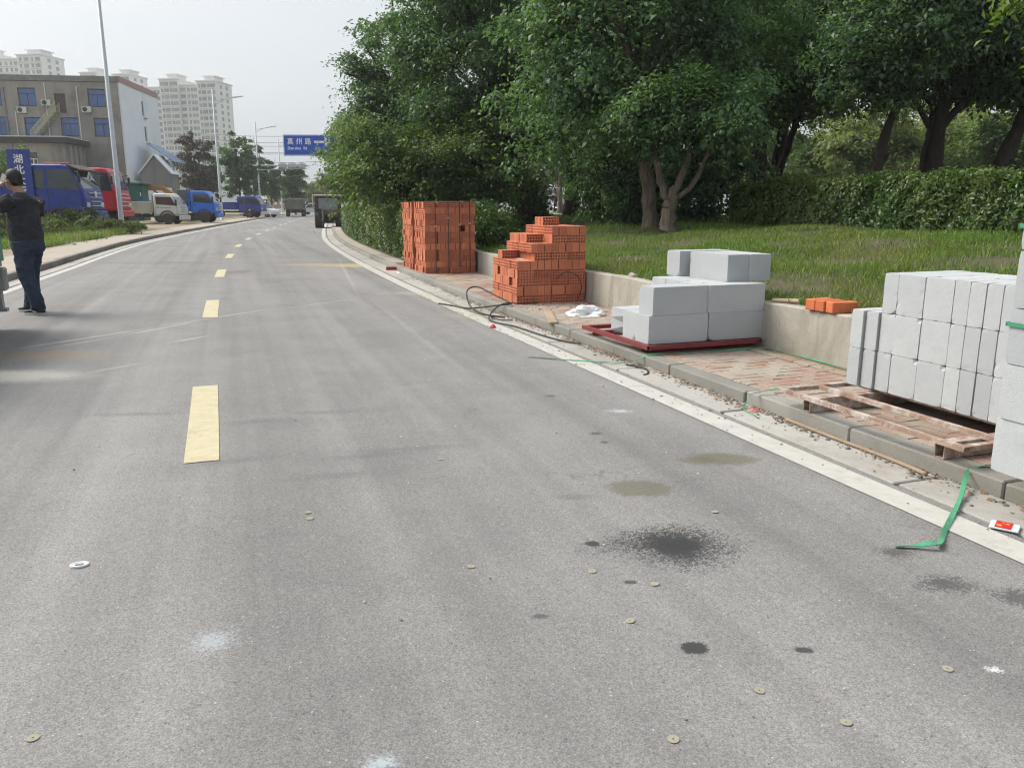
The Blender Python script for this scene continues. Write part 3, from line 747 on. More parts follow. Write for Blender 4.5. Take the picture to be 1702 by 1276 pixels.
# ------------------------------------------------------------------ small things lying about
def cpath(pts, n=8):
    """smooth path through road-coordinate points (s, off, z)"""
    P = [Vector(CL(s, o_, z)) for s, o_, z in pts]; out = []
    for i in range(len(P)-1):
        p0, p1, p2, p3 = P[max(i-1, 0)], P[i], P[i+1], P[min(i+2, len(P)-1)]
        for k in range(n):
            t = k/n; out.append(.5*((2*p1)+(-p0+p2)*t+(2*p0-5*p1+4*p2-p3)*t*t+(-p0+3*p1-3*p2+p3)*t**3))
    out.append(P[-1]); return out
def ribbon(name, pts, wd, label, cat, mat, th=.0015, side=None):
    P = cpath(pts); rings = []
    for i, p in enumerate(P):
        d = (P[min(i+1, len(P)-1)]-P[max(i-1, 0)]).normalized(); a = d.cross(Vector((0, 0, 1)))
        if a.length < .05: a = Vector((1, 0, 0))
        a.normalize(); tw = .5*math.sin(i*.35); b = a.cross(d); a = a*math.cos(tw)+b*math.sin(tw); b = a.cross(d)
        rings.append([tuple(p+a*i_*wd/2+b*j*th) for i_, j in ((-1, -1), (1, -1), (1, 1), (-1, 1))])
    return tag(MB().loft(rings).build(name, mat), label, cat)
ribbon('packing_strap', [(2.25, 2.75, .008), (2.0, 3.0, .008), (1.78, 3.25, .012), (1.6, 3.44, .03), (1.52, 3.6, .1), (1.5, 3.9, .097), (1.49, 4.4, .096), (1.45, 4.72, .1), (1.0, 4.76, .1), (.6, 4.75, .1), (.2, 4.74, .098)], .016, 'long green strap running from the road under the red pallet', 'strap', M['green'])
ribbon('packing_strap', [(-1.66, 4.0, .135), (-1.75, 3.8, .12), (-1.68, 3.64, .094), (-1.7, 3.53, .075), (-1.85, 3.32, .02), (-2.08, 2.98, .012), (-2.19, 2.83, .016), (-2.2, 2.79, .03), (-2.16, 2.72, .012), (-2.13, 2.66, .008)], .022, 'green strap hanging over the kerb onto the road', 'strap', M['green'])
ribbon('packing_strap', [(-.02, 3.48, .1), (-.03, 3.62, .12), (-.1, 3.75, .15), (-.27, 3.8, .185)], .016, 'short green strap end tucked under the brown pallet', 'strap', M['green'])
ribbon('packing_strap', [(-.02, 3.475, .06), (-.06, 3.42, .015), (-.2, 3.4, .006), (-.27, 3.38, .01)], .01, 'curled green strap scrap in the gutter beside red paper', 'strap', M['green'])
M['cable'] = pm('black hose', (.025, .026, .027), (.05, .05, .05), 20, .55, spec=.35)
def hose(pts, r, label):
    return tag(MB().tube(cpath(pts), r, 8).build('black_hose', M['cable'], smooth=True), label, 'hose')
hose([(6.45, 3.0, .016), (6.15, 3.12, .015), (5.75, 3.25, .02), (5.3, 3.5, .1), (5.2, 3.62, .12), (5.45, 3.7, .115), (5.9, 3.62, .18), (6.25, 3.5, .25), (6.2, 3.34, .2), (5.7, 3.24, .06), (5.15, 3.25, .02), (4.75, 3.4, .02)], .011, 'black hose looped over the kerb beside the stepped brick pile')
hose([(5.3, 4.05, .11), (5.2, 3.8, .115), (5.25, 3.6, .13), (5.1, 3.4, .09), (4.75, 3.2, .03), (4.45, 3.15, .014), (4.1, 3.26, .014), (3.7, 3.3, .014), (3.25, 3.33, .014), (2.95, 3.38, .014), (2.8, 3.43, .014), (2.7, 3.48, .016)], .009, 'thin black hose snaking along the gutter towards the red pallet')
hose([(4.95, 3.36, .012), (4.85, 3.26, .012), (4.6, 3.3, .012), (4.5, 3.42, .015)], .007, 'curved scrap of black hose in the gutter')
hose([(1.5, 3.36, .03), (1.35, 3.46, .02), (1.2, 3.4, .012), (1.16, 3.34, .012)], .008, 'short bent piece of black hose near the red pallet')
hose([(5.32, 4.62, .11), (5.28, 4.66, .3), (5.3, 4.6, .45), (5.3, 4.45, .5), (5.28, 4.3, .42)], .007, 'black wire leaning on the stepped brick pile')
M['wood'] = pm('weathered wood', (.36, .28, .2), (.27, .2, .14), 8, .9, .4, 50, spec=.2)
M['plank'] = pm('pale plank', (.42, .34, .25), (.33, .25, .17), 5, .9, .4, 60, spec=.2)
a, b = Vector(CL(4.62, 3.9, .1)), Vector(CL(3.4, 3.5, .1)); mid = (a+b)/2; dd = b-a
tag(MB().box((0, 0, .0125), (min(dd.length, .95), .095, .025), None, .003).build('plank', M['plank'], None, (mid.x, mid.y, PZ+.004), math.atan2(dd.y, dd.x)), 'short wooden plank lying across the pavement and kerb', 'plank')
tag(MB().tube(cpath([(-.38, 3.51, .016), (-.8, 3.5, .016), (-1.2, 3.505, .014), (-1.5, 3.49, .012)]), .011, 7).build('stick', M['wood'], smooth=True), 'thin wooden stick lying in the gutter against the kerb', 'stick')
# crumpled white bag
def crumple(name, c, r, mat, label, cat, seed, sub=3):
    bm_ = bmesh.new(); bmesh.ops.create_icosphere(bm_, subdivisions=sub, radius=1); rr = random.Random(seed)
    dirs = [(Vector((rr.gauss(0, 1), rr.gauss(0, 1), rr.gauss(0, 1))).normalized(), rr.uniform(3, 9), rr.uniform(-.28, .25)) for _ in range(26)]
    for v in bm_.verts:
        n_ = v.co.copy(); f = 1 + sum(a_*math.exp(-k_*(1-n_.dot(d_))*2) for d_, k_, a_ in dirs) - sum(max(0, 1-abs(n_.dot(d_)-.4+q_*.03)/.16)*.055 for q_, (d_, k_, a_) in enumerate(dirs))
        v.co = Vector((n_.x*r[0]*f, n_.y*r[1]*f, max(-.02, n_.z)*r[2]*f*1.1))
    me = bpy.data.meshes.new(name); bm_.to_mesh(me); bm_.free(); me.materials.append(mat)
    return tag(link(name, me, None, c, rr.uniform(0, 3)), label, cat)
M['plastic'] = pm('white plastic film', (.8, .81, .82), (.7, .72, .74), 6, .4, .3, 25, spec=.5)
M['redpaper'] = pm('red paper', (.5, .03, .05), (.4, .02, .04), 12, .6)
M['pinkpaper'] = pm('pink paper', (.6, .28, .28), (.5, .12, .13), 30, .7)
x, y = CL(4.15, 4.25); crumple('plastic_bag', (x, y, PZ), (.26, .2, .1), M['plastic'], 'crumpled white plastic bag on the pavement by the red pallet', 'bag', 3, 5).rotation_euler = (0, 0, .25)
x, y = CL(4.42, 4.38); crumple('paper_scrap', (x, y, PZ+.06), (.07, .03, .05), M['solid'], 'dark red scrap sticking up behind the white bag', 'scrap', 9)
x, y = CL(4.08, 3.03); crumple('paper_scrap', (x, y, .002), (.055, .035, .04), M['redpaper'], 'small bright red paper scrap on the white edge line', 'scrap', 5)
x, y = CL(-.1, 3.46); crumple('paper_scrap', (x, y, .004), (.05, .035, .02), M['pinkpaper'], 'crumpled pink and red paper in the gutter corner', 'scrap', 6)
x, y = CL(11.9, 3.45); crumple('paper_scrap', (x, y, .004), (.05, .03, .03), M['plastic'], 'white scrap in the gutter near the far brick cube', 'scrap', 8)
# flattened red and white packet with yellow stars
pk = thing('cigarette_packet', 'flattened red and white packet with yellow print on the gutter edge', 'packet', CL(-2.14, 3.25, .006), R(-38))
MB().box((0, 0, .006), (.11, .085, .011), None, .003).build('carton', M['plastic'], pk)
MB().box((-.004, 0, .0125), (.062, .083, .0015)).build('red_panel', M['redpaper'] if False else pm('packet red', (.6, .02, .02), (.55, .015, .02), 5, .45), pk)
M['yprint'] = pm('yellow print', (.8, .5, .06), rough=.5)
for k, (x, y, r) in enumerate(((-.018, -.018, .013), (.008, .012, .008), (-.008, .022, .005), (.014, .024, .004))):
    pts = [(x + (r if i % 2 == 0 else r*.5)*math.cos(i*PI/5+.3), y + (r if i % 2 == 0 else r*.5)*math.sin(i*PI/5+.3)) for i in range(10)]
    m = MB().prism(pts, .0132, .0142, None, 0, 'z'); m.build('printed_star', M['yprint'], pk)
# white ring-pull lid and round paper coins on the asphalt
gx = G(132, 940)
lid = thing('can_lid', 'small white oval lid lying on the asphalt', 'lid', (gx[0], gx[1], .002), R(15))
MB().add(*(lambda r: (r.v, r.f))(MB().lathe([(.0, .003), (.022, .003), (.026, .007), (.029, .007), (.03, .0), (.0, .0)], 24, Matrix.Diagonal((1.15, .8, 1, 1))))).build('rim', M['plastic'], lid, smooth=False)
MB().box((0, 0, .005), (.03, .012, .003), None, .001).build('tab', pm('grey tab', (.25, .25, .25), rough=.5), lid)
M['coin'] = pm('tan paper', (.35, .33, .25), (.28, .265, .2), 60, .85)
cm = MB(); rg = [[(r*math.cos(2*PI*k/20), r*math.sin(2*PI*k/20), z) for k in range(20)] for r, z in ((.0026, .0005), (.0026, .0016), (.0155, .0018), (.0155, .0005))]
cm.loft(rg, closed=True); COIN = cm.mesh('paper_coin', M['coin'])
coins = [(984, 950, 'below the left edge of the big oil stain'), (1088, 971, 'just below the middle of the big oil stain'), (1047, 1032, 'farther below the big oil stain'), (1188, 851, 'beyond the right edge of the big oil stain'),
         (783, 942, 'well to the left of the big oil stain'), (512, 852, 'farther of a close pair left of centre'), (515, 862, 'nearer of a close pair left of centre'), (55, 1227, 'in the bottom left corner'), (1119, 1229, 'below the round black spot near the bottom edge'),
         (1406, 1201, 'low on the right, alone'), (732, 764, 'beside the dark scuff marks'), (1575, 1112, 'close to the small white splash at right'), (1262, 1148, 'right below the round black spot')]
for k, (px, py, wh) in enumerate(coins):
    g = G(px, py); o = link('paper_coin', COIN, None, (g[0], g[1], .002), rk.uniform(0, 3)); o.rotation_euler = (rk.uniform(-.08, .08), rk.uniform(-.08, .08), 0)
    tag(o, 'tan paper coin on the asphalt ' + wh, 'paper coin', 'paper coins scattered on the road')
# grit, chips and dead leaves: nobody could count them
def scatter(name, n, fn, mat, smin, smax, label, cat, flat=.45, leafy=False):
    m = MB(); rr = random.Random(len(name)*7+n)
    for _ in range(n):
        s, off, z = fn(rr); x, y = CL(s, off); r = rr.uniform(smin, smax)*(.5+rr.random()); a = rr.uniform(0, 6.28)
        if leafy:
            MM = Tm(x, y, z+.004, a, rr.uniform(-.3, .3), rr.uniform(-.3, .3)); m.add([(-r, 0, 0), (0, -r*.4, .2*r), (r, 0, .1*r), (0, r*.4, .25*r)], [(0, 1, 2, 3)], MM)
        else:
            pts = [(x+r*math.cos(a+k*1.2566)*rr.uniform(.6, 1.2), y+r*math.sin(a+k*1.2566)*rr.uniform(.5, 1.1)) for k in range(5)]
            m.add([(p[0], p[1], z) for p in pts] + [(lerp(p[0], x, .4), lerp(p[1], y, .4), z+r*flat*rr.uniform(.7, 1.2)) for p in pts], [(k, (k+1) % 5, 5+(k+1) % 5, 5+k) for k in range(5)] + [(5, 6, 7, 8, 9)])
    return tag(m.build(name, mat), label, cat, kind='stuff')
M['grit'] = pm('grit', (.3, .27, .23), (.12, .11, .1), 5, .95)
M['deadleaf'] = pm('dead leaves', (.25, .13, .06), (.36, .24, .13), 3, .9)
def nearkerb(rr): return (rr.triangular(-3, 12, 0), 3.55-abs(rr.gauss(0, .06)), .006)
def gutterany(rr): return (rr.triangular(-3, 14, 2), rr.uniform(3.0, 3.54), .006)
scatter('grit', 1900, nearkerb, M['grit'], .003, .014, 'grit and small stones swept along the kerb', 'grit')
scatter('loose_grit', 500, gutterany, M['grit'], .002, .009, 'fine grit strewn over gutter and edge line', 'grit')
scatter('road_grit', 260, lambda rr: (rr.uniform(-3, 8), rr.uniform(-2.8, 3), .003), M['grit'], .001, .006, 'tiny stones strewn over the asphalt', 'grit')
scatter('dead_leaves', 700, lambda rr: nearkerb(rr) if rr.random() < .6 else (rr.uniform(-1, 11), rr.choice((4.72, 4.6))+rr.gauss(0, .05), PZ+.004), M['deadleaf'], .01, .022, 'dead brown leaves along the kerb and the wall foot', 'leaves', leafy=True)
M['whitebit'] = pm('pale chips', (.62, .6, .56), (.45, .43, .4), 5, .8)
scatter('pale_chips', 170, lambda rr: (rr.uniform(-3, 9), rr.triangular(-1, 4.6, 3.3), .004 if rr.random() < .01 else .005), M['whitebit'], .002, .007, 'pale chips and paper crumbs on road and gutter', 'chips')
M['sand'] = pm('yellow sand', (.46, .37, .21), (.38, .3, .17), 6, .95)
scatter('spilt_sand', 1500, lambda rr: (rr.gauss(6.0, 1.6), 3.2+rr.gauss(0, .17), .006), M['sand'], .003, .011, 'yellow sand spilt along the gutter beside the brick piles', 'sand', .3)
M['crumb'] = pm('brick crumbs', (.45, .15, .09), (.33, .11, .07), 9, .95)
scatter('brick_crumbs', 320, lambda rr: (rr.choice((5.25, 5.3, 10.45, 4.8))+rr.gauss(0, .25), rr.uniform(3.72, 4.75), PZ+.003), M['crumb'], .003, .014, 'orange brick crumbs on the pavement before the brick piles', 'crumbs')
scatter('gutter_crumbs', 160, lambda rr: (rr.uniform(-.5, 6), 3.52-abs(rr.gauss(0, .04)), .006), M['crumb'], .003, .012, 'red crumbs caught in the gutter corner', 'crumbs')
# ------------------------------------------------------------------ vegetation
M['leaf_dark'] = leafmat('dark broad leaves', (.058, .122, .058), (.108, .185, .082), (.08, .155, .095), .42, .42)
M['leaf_mid'] = leafmat('mid green leaves', (.082, .165, .08), (.145, .235, .11), (.105, .195, .13), .42, .45)
M['leaf_olive'] = leafmat('olive leaves', (.085, .14, .05), (.14, .205, .07), (.1, .17, .075), .5, .45)
M['leaf_bright'] = leafmat('bright young leaves', (.12, .2, .035), (.18, .26, .05), (.09, .15, .03), .45, .4)
M['leaf_gloss'] = leafmat('glossy hedge leaves', (.05, .11, .025), (.1, .175, .04), (.15, .18, .055), .4, .28)
M['leaf_red'] = leafmat('bronze leaves', (.06, .055, .035), (.09, .06, .045), None, .5, .2)
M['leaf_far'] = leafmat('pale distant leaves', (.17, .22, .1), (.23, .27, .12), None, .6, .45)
M['weed'] = leafmat('weed leaves', (.06, .11, .03), (.12, .17, .05), (.15, .15, .06), .55, .35)
M['grass'] = leafmat('grass blades', (.1, .19, .035), (.19, .28, .06), (.22, .22, .08), .5, .38)
def bark_material(name, a, b):
    t = NT(name); p = t.scalev(t.pos(), (1, 1, .25)); c = t.mix(t.ramp(t.noise(11, 6, .75, p, 1.0), .35, .65), a, b); c = t.mix(t.ramp(t.noise(2.5, 3), .55, .7, 0, .5), c, tuple(x*.55 for x in a))
    t.col(c).rough(.95); t.bump(t.noise(22, 5, .7, p), .8, .02); return t.done(.15)
M['bark'] = bark_material('grey brown bark', (.22, .18, .14), (.085, .068, .05))
M['bark_dark'] = bark_material('dark bark', (.06, .05, .042), (.035, .03, .026))

def leaf_mesh(name, P, N, A, ln, wd, r1, r2, mat, fold=.25):
    """leaves as folded rhombs: centres P, normals N, axes A, lengths ln, widths wd"""
    n = len(P); A = A - N*np.sum(A*N, axis=1)[:, None]; A /= np.linalg.norm(A, axis=1)[:, None] + 1e-9; B = np.cross(N, A)
    ln = ln[:, None]; wd = wd[:, None]
    V = np.empty((n, 4, 3)); V[:, 0] = P - A*ln*.5; V[:, 2] = P + A*ln*.5 - N*ln*.12
    V[:, 1] = P + B*wd*.5 + N*wd*fold; V[:, 3] = P - B*wd*.5 + N*wd*fold
    me = bpy.data.meshes.new(name); me.vertices.add(n*4); me.vertices.foreach_set('co', V.reshape(-1))
    me.loops.add(n*4); me.loops.foreach_set('vertex_index', np.arange(n*4, dtype=np.int32))
    me.polygons.add(n); me.polygons.foreach_set('loop_start', np.arange(0, n*4, 4, dtype=np.int32))
    try: me.polygons.foreach_set('loop_total', np.full(n, 4, dtype=np.int32))
    except Exception: pass
    for nm, a in (('rnd', r1), ('rnd2', r2)):
        at = me.attributes.new(nm, 'FLOAT', 'FACE'); at.data.foreach_set('value', np.clip(a, 0, 1).astype(np.float32))
    me.materials.append(mat); me.update(); me.validate(); return me
def unit(n, g):
    v = g.normal(size=(n, 3)); return v/np.linalg.norm(v, axis=1)[:, None]
def crown_mesh(name, lobes, nclump, per, ln, mat, seed, cr=(.28, .5), shell=.45, asp=.55, up=.8, droop=.35):
    """clumps of leaves spread through the lobes' volume, thicker towards the outside, uneven at the edge"""
    g = np.random.default_rng(seed); dens = [(l[6] if len(l) > 6 else 1.0) for l in lobes]; lobes = np.array([l[:6] for l in lobes], float)
    vol = lobes[:, 3]*lobes[:, 4]*lobes[:, 5]*np.array(dens); 
    # boughs first, then the leaf clumps that each bough carries in a flat spray
    nb = max(6, int(nclump/5.5)); pick = g.choice(len(lobes), nb, p=vol/vol.sum())
    db = unit(nb, g); rad = (shell + (1-shell)*g.random(nb)**.6)*g.choice([1.0, 1.0, 1.0, 1.1], nb)
    wav = 1 + .14*np.sin(db[:, 0]*5+seed)+.14*np.sin(db[:, 2]*6+db[:, 1]*4+seed*2)+.08*np.sin(db[:, 0]*13+db[:, 2]*11)
    CB = lobes[pick, :3] + db*lobes[pick, 3:]*(rad*wav*.93)[:, None]; RB = (cr[0]+cr[1])*g.uniform(.45, .95, nb)
    bi = g.integers(0, nb, nclump); ob = np.clip(g.normal(size=(nclump, 3)), -1.5, 1.5)*np.array([.62, .62, .17]); C = CB[bi] + ob*RB[bi][:, None]
    C[:, 2] -= droop*.55*RB[bi]*(ob[:, 0]**2+ob[:, 1]**2); d = db[bi]; tone = g.random(nb)[bi]
    R_ = g.uniform(cr[0]*.6, cr[1]*.85, nclump); k = (per*g.uniform(.5, 1.5, nclump)).astype(int); idx = np.repeat(np.arange(nclump), k); n = len(idx)
    e = g.normal(size=(n, 3))*np.array([.55, .55, .34])
    P = C[idx] + e*R_[idx][:, None]; P[:, 2] -= droop*R_[idx]*(e[:, 0]**2+e[:, 1]**2)*.9
    out = d[idx]*.5 + e*.5
    N = unit(n, g)*.75 + np.array([0, 0, up]) + out*.5; N /= np.linalg.norm(N, axis=1)[:, None]
    A = unit(n, g) + out*.9 + np.array([0, 0, -.5]); L = ln*g.uniform(.55, 1.25, n)*g.uniform(.75, 1.15, nclump)[idx]
    r1 = np.clip(tone[idx]*.5 + g.random(nclump)[idx]*.3 + g.random(n)*.3, 0, 1); r2 = .3*tone[idx] + .25*g.random(nclump)[idx] + .45*g.random(n)
    return leaf_mesh(name, P, N, A, L, L*asp*g.uniform(.8, 1.2, n), r1, r2, mat)
def branch_tube(m, pts, r0, r1, seg=9, wob=.03, rr=random):
    P = [Vector(p) for p in pts]; out = []; rs = []; n = (len(P)-1)*4
    for i in range(n+1):
        f = i/n*(len(P)-1); k = min(int(f), len(P)-2); t = f-k
        p0, p1, p2, p3 = P[max(k-1, 0)], P[k], P[k+1], P[min(k+2, len(P)-1)]
        q = .5*((2*p1)+(-p0+p2)*t+(2*p0-5*p1+4*p2-p3)*t*t+(-p0+3*p1-3*p2+p3)*t**3)
        w_ = wob if 0 < i < n else 0
        out.append(q + Vector((rr.uniform(-w_, w_), rr.uniform(-w_, w_), 0))); rs.append(lerp(r0, r1, i/n)*rr.uniform(.9, 1.1)*((1.45 if i == 0 else 1.12 if i == 1 else 1) if P[0].z < .05 else 1))
    m.tube(out, rs, seg)
def tree(label, base, trunk, r0, lobes, crown, bark, group, limbs=5, seed=0, name='tree', r1=None, extra=()):
    """trunk: points relative to the base; crown: a mesh (shared) or a tuple of crown_mesh arguments"""
    T = thing(name, label, 'tree', base, 0, group); rr = random.Random(seed)
    m = MB(); branch_tube(m, trunk, r0, (r1 or r0*.55), 14, rr=rr)
    top = Vector(trunk[-1])
    for i in range(limbs*2):
        lo = lobes[i % len(lobes)]; a = rr.uniform(0, 6.28)
        e = Vector((lo[0]+lo[3]*.75*math.cos(a), lo[1]+lo[4]*.75*math.sin(a), lo[2]+lo[5]*rr.uniform(-.3, .6)))
        st = Vector(trunk[-2]).lerp(top, rr.uniform(.35, 1)); md = st.lerp(e, .5)+Vector((0, 0, .3))
        branch_tube(m, [st, md, e], r0*.42, r0*.08, 7, rr=rr)
    for ex in extra: branch_tube(m, ex[0], ex[1], ex[2], 8, rr=rr)
    m.v = [(p[0]+rr.gauss(0, .035*r0+.002), p[1]+rr.gauss(0, .035*r0+.002), p[2]) for p in m.v]
    m.build('trunk', bark, T, smooth=True)
    if crown is not None: link('crown', crown, T)
    return T
def BZ(x, y):
    """height of the bank at a point"""
    k = np.argmin((QC[:, 0]-x)**2+(QC[:, 1]-y)**2); t = TG[k]; r = np.array([x, y])-QC[k]
    return float(bank_z(SS[k]+r@t, r[0]*t[1]-r[1]*t[0]))
gr_big = 'big trees on the bank'
def T_(label, x, y, trunk, r0, lobes, n, per, ln, mat, bark, seed, limbs=6, group=gr_big, z=None, **kw):
    z = BZ(x, y)-.03 if z is None else z
    ex = kw.pop('extra', ()); nm = kw.pop('name', 'tree')
    me = crown_mesh('crown', lobes, n, per, ln, M[mat], seed, **kw)
    return tree(label, (x, y, z), trunk, r0, lobes, me, M[bark], group, limbs, seed, nm, extra=ex)
# the pollarded twin trunk and the tree that leans behind it
T_('pollarded tree with pale forked stump and low leafy head', 3.05, 16.0, [(0, 0, 0), (.02, 0, .4), (.05, 0, .7)], .175, [(.35, .1, 2.35, 1.45, 1.1, .7), (-.6, .2, 2.1, .8, .8, .45), (1.15, .2, 2.45, .9, .9, .62)], 300, 56, .115, 'leaf_mid', 'bark', 101, 0, None,
   extra=[([(.03, 0, .5), (.06, 0, .7), (.1, 0, .9)], .15, .05), ([(.0, 0, .58), (-.17, 0, .95), (-.3, 0, 1.5), (-.4, .1, 2.0)], .08, .04), ([(.06, -.03, .6), (.2, -.03, 1.0), (.36, 0, 1.55), (.5, .1, 2.1)], .085, .04), ([(.15, .02, .62), (.45, .0, .95), (.7, 0, 1.5), (.9, .1, 2.0)], .06, .03)], droop=.5, cr=(.3, .45))
T_('big tree leaning behind the pollarded stump, pale drooping foliage', 2.85, 16.8, [(0, 0, 0), (-.08, 0, .9), (-.22, .2, 2.0), (-.4, .6, 3.2)], .17, [(-.6, 1.2, 4.2, 2.1, 2.0, 2.5), (1.2, 1.4, 4.6, 1.8, 1.9, 2.0), (-1.9, .9, 2.9, 1.1, 1.3, 1.5), (.2, .8, 6.1, 2.2, 2.0, 1.6), (-1.3, .3, 3.9, 1.2, 1.3, 1.7)], 1050, 58, .125, 'leaf_mid', 'bark', 102, 9, droop=.7, cr=(.32, .56))
# the dense mass to the left
T_('tall dark tree rising behind the near brick cube', .35, 24, [(0, 0, 0), (-.05, 0, 1.2), (-.5, 0, 2.6), (-1.2, 0, 4.2)], .2, [(-1.6, 0, 4.6, 2.5, 2.2, 3.0), (-1.2, 0, 7.0, 2.4, 2.2, 2.2, .5), (.6, .2, 4.6, 1.8, 1.8, 2.2), (-2.0, -.3, 2.4, 1.7, 1.4, 1.3)], 1200, 56, .13, 'leaf_dark', 'bark_dark', 103, 9, cr=(.34, .6))
T_('broad tree with a ragged crown standing over the roadside hedge', -2.2, 30, [(0, 0, 0), (-.3, 0, 1.2), (-1.2, 0, 2.6), (-2.0, 0, 4.2)], .24, [(-1.7, 0, 4.4, 2.0, 2.2, 2.8), (-.5, 0, 7.6, 1.9, 2.2, 2.4, .45), (-2.9, 0, 3.4, 1.3, 1.5, 1.3), (.2, 0, 3.2, 1.9, 1.8, 1.8), (-3.2, -.2, 5.4, .75, .8, .5, .8), (-2.5, 0, 6.6, .8, .8, .7, .7)], 1250, 54, .14, 'leaf_dark', 'bark_dark', 104, 9, cr=(.32, .62))
T_('roadside tree whose foliage hides the end of the blue sign', -5.6, 36, [(0, 0, 0), (-.3, 0, 1.2), (-1.0, 0, 2.8)], .16, [(-1.0, 0, 3.0, 1.4, 1.5, 1.5), (.2, 0, 4.2, 1.6, 1.7, 2.0), (-1.75, 0, 2.5, .9, 1.1, .8), (.9, 0, 1.9, 1.5, 1.4, 1.1), (-1.9, 0, 3.9, .6, .6, .45)], 760, 54, .14, 'leaf_olive', 'bark_dark', 105, 6, cr=(.34, .62))
T_('low spreading tree with a dark slanting limb above the hedge', -1.5, 22, [(0, 0, 0), (-.2, 0, .5), (-1.1, .1, 1.0), (-1.7, .2, 1.6)], .13, [(-1.2, 0, 1.9, 1.6, 1.2, 1.0), (.4, .2, 2.3, 1.5, 1.2, 1.2), (-2.0, .4, 2.6, 1.2, 1.1, 1.0)], 620, 52, .115, 'leaf_olive', 'bark_dark', 106, 5, cr=(.3, .5))
# trees behind the right hand hedge
rt = [(6.7, 22.5, .28, [(0, 0, 0), (0, 0, 1.5), (.05, 0, 3.2)], [(0, 0, 5.2, 2.6, 2.4, 2.0), (-1.2, -.6, 3.6, 1.5, 1.5, 1.1)], 'straight dark trunk rising beyond the end of the long hedge', 'leaf_dark', 201),
      (7.35, 23.5, .13, [(0, 0, 0), (.1, 0, 1.0), (.45, 0, 2.0), (.7, 0, 3.2)], [(.8, 0, 4.9, 2.0, 2.0, 1.7)], 'thin forked tree beside the straight dark trunk', 'leaf_olive', 202),
      (8.5, 19.5, .14, [(0, 0, 0), (.05, 0, 1.2), (.3, 0, 2.4), (.8, 0, 3.6)], [(.6, 0, 5.0, 2.1, 2.0, 1.8), (-.6, 0, 3.7, 1.2, 1.3, .9)], 'slim tree leaning right behind the middle of the hedge', 'leaf_mid', 203),
      (10.3, 20.3, .24, [(0, 0, 0), (.02, 0, 1.6), (.12, 0, 3.2)], [(.2, 0, 4.9, 2.5, 2.3, 1.9), (-1.2, -.3, 3.6, 1.4, 1.4, 1.0), (1.1, 0, 3.9, 1.2, 1.3, 1.0)], 'thick dark trunk behind the hedge with a dense crown', 'leaf_dark', 204),
      (11.6, 20.0, .22, [(0, 0, 0), (.15, 0, 1.2), (.5, 0, 2.2), (.9, 0, 3.3)], [(1.0, 0, 4.8, 2.3, 2.2, 1.8), (.2, 0, 3.6, 1.2, 1.2, .8)], 'dark forked tree leaning at the far end of the hedge', 'leaf_dark', 205),
      (5.2, 27, .25, [(0, 0, 0), (0, 0, 2), (0, 0, 4)], [(0, 0, 5.6, 3.2, 2.6, 3.0), (-1.8, 0, 4.0, 1.8, 1.8, 1.6)], 'big tree at the back between the pollard and the hedge', 'leaf_dark', 206),
      (9.0, 28, .25, [(0, 0, 0), (0, 0, 2), (.2, 0, 4)], [(0, 0, 6.0, 3.2, 2.6, 2.4), (-2.0, 0, 5.2, 2, 2, 1.8)], 'tall tree at the back behind the slim leaning one', 'leaf_olive', 207),
      (13.5, 27, .25, [(0, 0, 0), (0, 0, 2), (.2, 0, 4)], [(0, 0, 6.0, 3.2, 2.6, 2.2), (2.5, 0, 5.6, 2.6, 2, 2.0)], 'tall tree at the back beyond the thick dark trunk', 'leaf_dark', 208),
      (2.2, 31, .24, [(0, 0, 0), (0, 0, 2), (-.3, 0, 4)], [(0, 0, 6.2, 3.2, 2.6, 3.2), (-1.6, 0, 4.2, 2.0, 1.8, 1.8)], 'tall tree at the back behind the leaning big tree', 'leaf_dark', 209)]
for x, y, r0, tr, lob, lb, mt, sd in rt:
    T_(lb, x, y, tr, r0, lob, 640 if y < 26 else 620, 54, .135 if y < 26 else .16, mt, 'bark_dark', sd, 7, cr=(.34, .6))
T_('slender upright trunk beside the parked scooter', 2.4, 41, [(0, 0, 0), (0, 0, 1.5), (0, 0, 3.2)], .13, [(0, 0, 4.4, 1.8, 1.8, 2.0)], 260, 50, .17, 'leaf_mid', 'bark', 210, 4)
T_('dark trunk standing in front of the scooter', 2.2, 28, [(0, 0, 0), (-.1, 0, 1.0), (-.3, 0, 2.4)], .17, [(-.2, 0, 3.6, 1.5, 1.5, 1.3)], 260, 50, .15, 'leaf_dark', 'bark_dark', 211, 4)
T_('bright young camphor tree reaching in above the hedge', 7.85, 9.9, [(0, 0, 0), (-.2, -.1, 1.3), (-.9, -.3, 2.3)], .12, [(-1.6, -.4, 2.7, .5, .7, .4), (-.9, -.3, 2.9, .9, 1.0, .7), (-1.5, -.5, 3.3, .7, .8, .6)], 200, 46, .1, 'leaf_bright', 'bark', 212, 5, None, asp=.42, droop=.6, cr=(.25, .4))
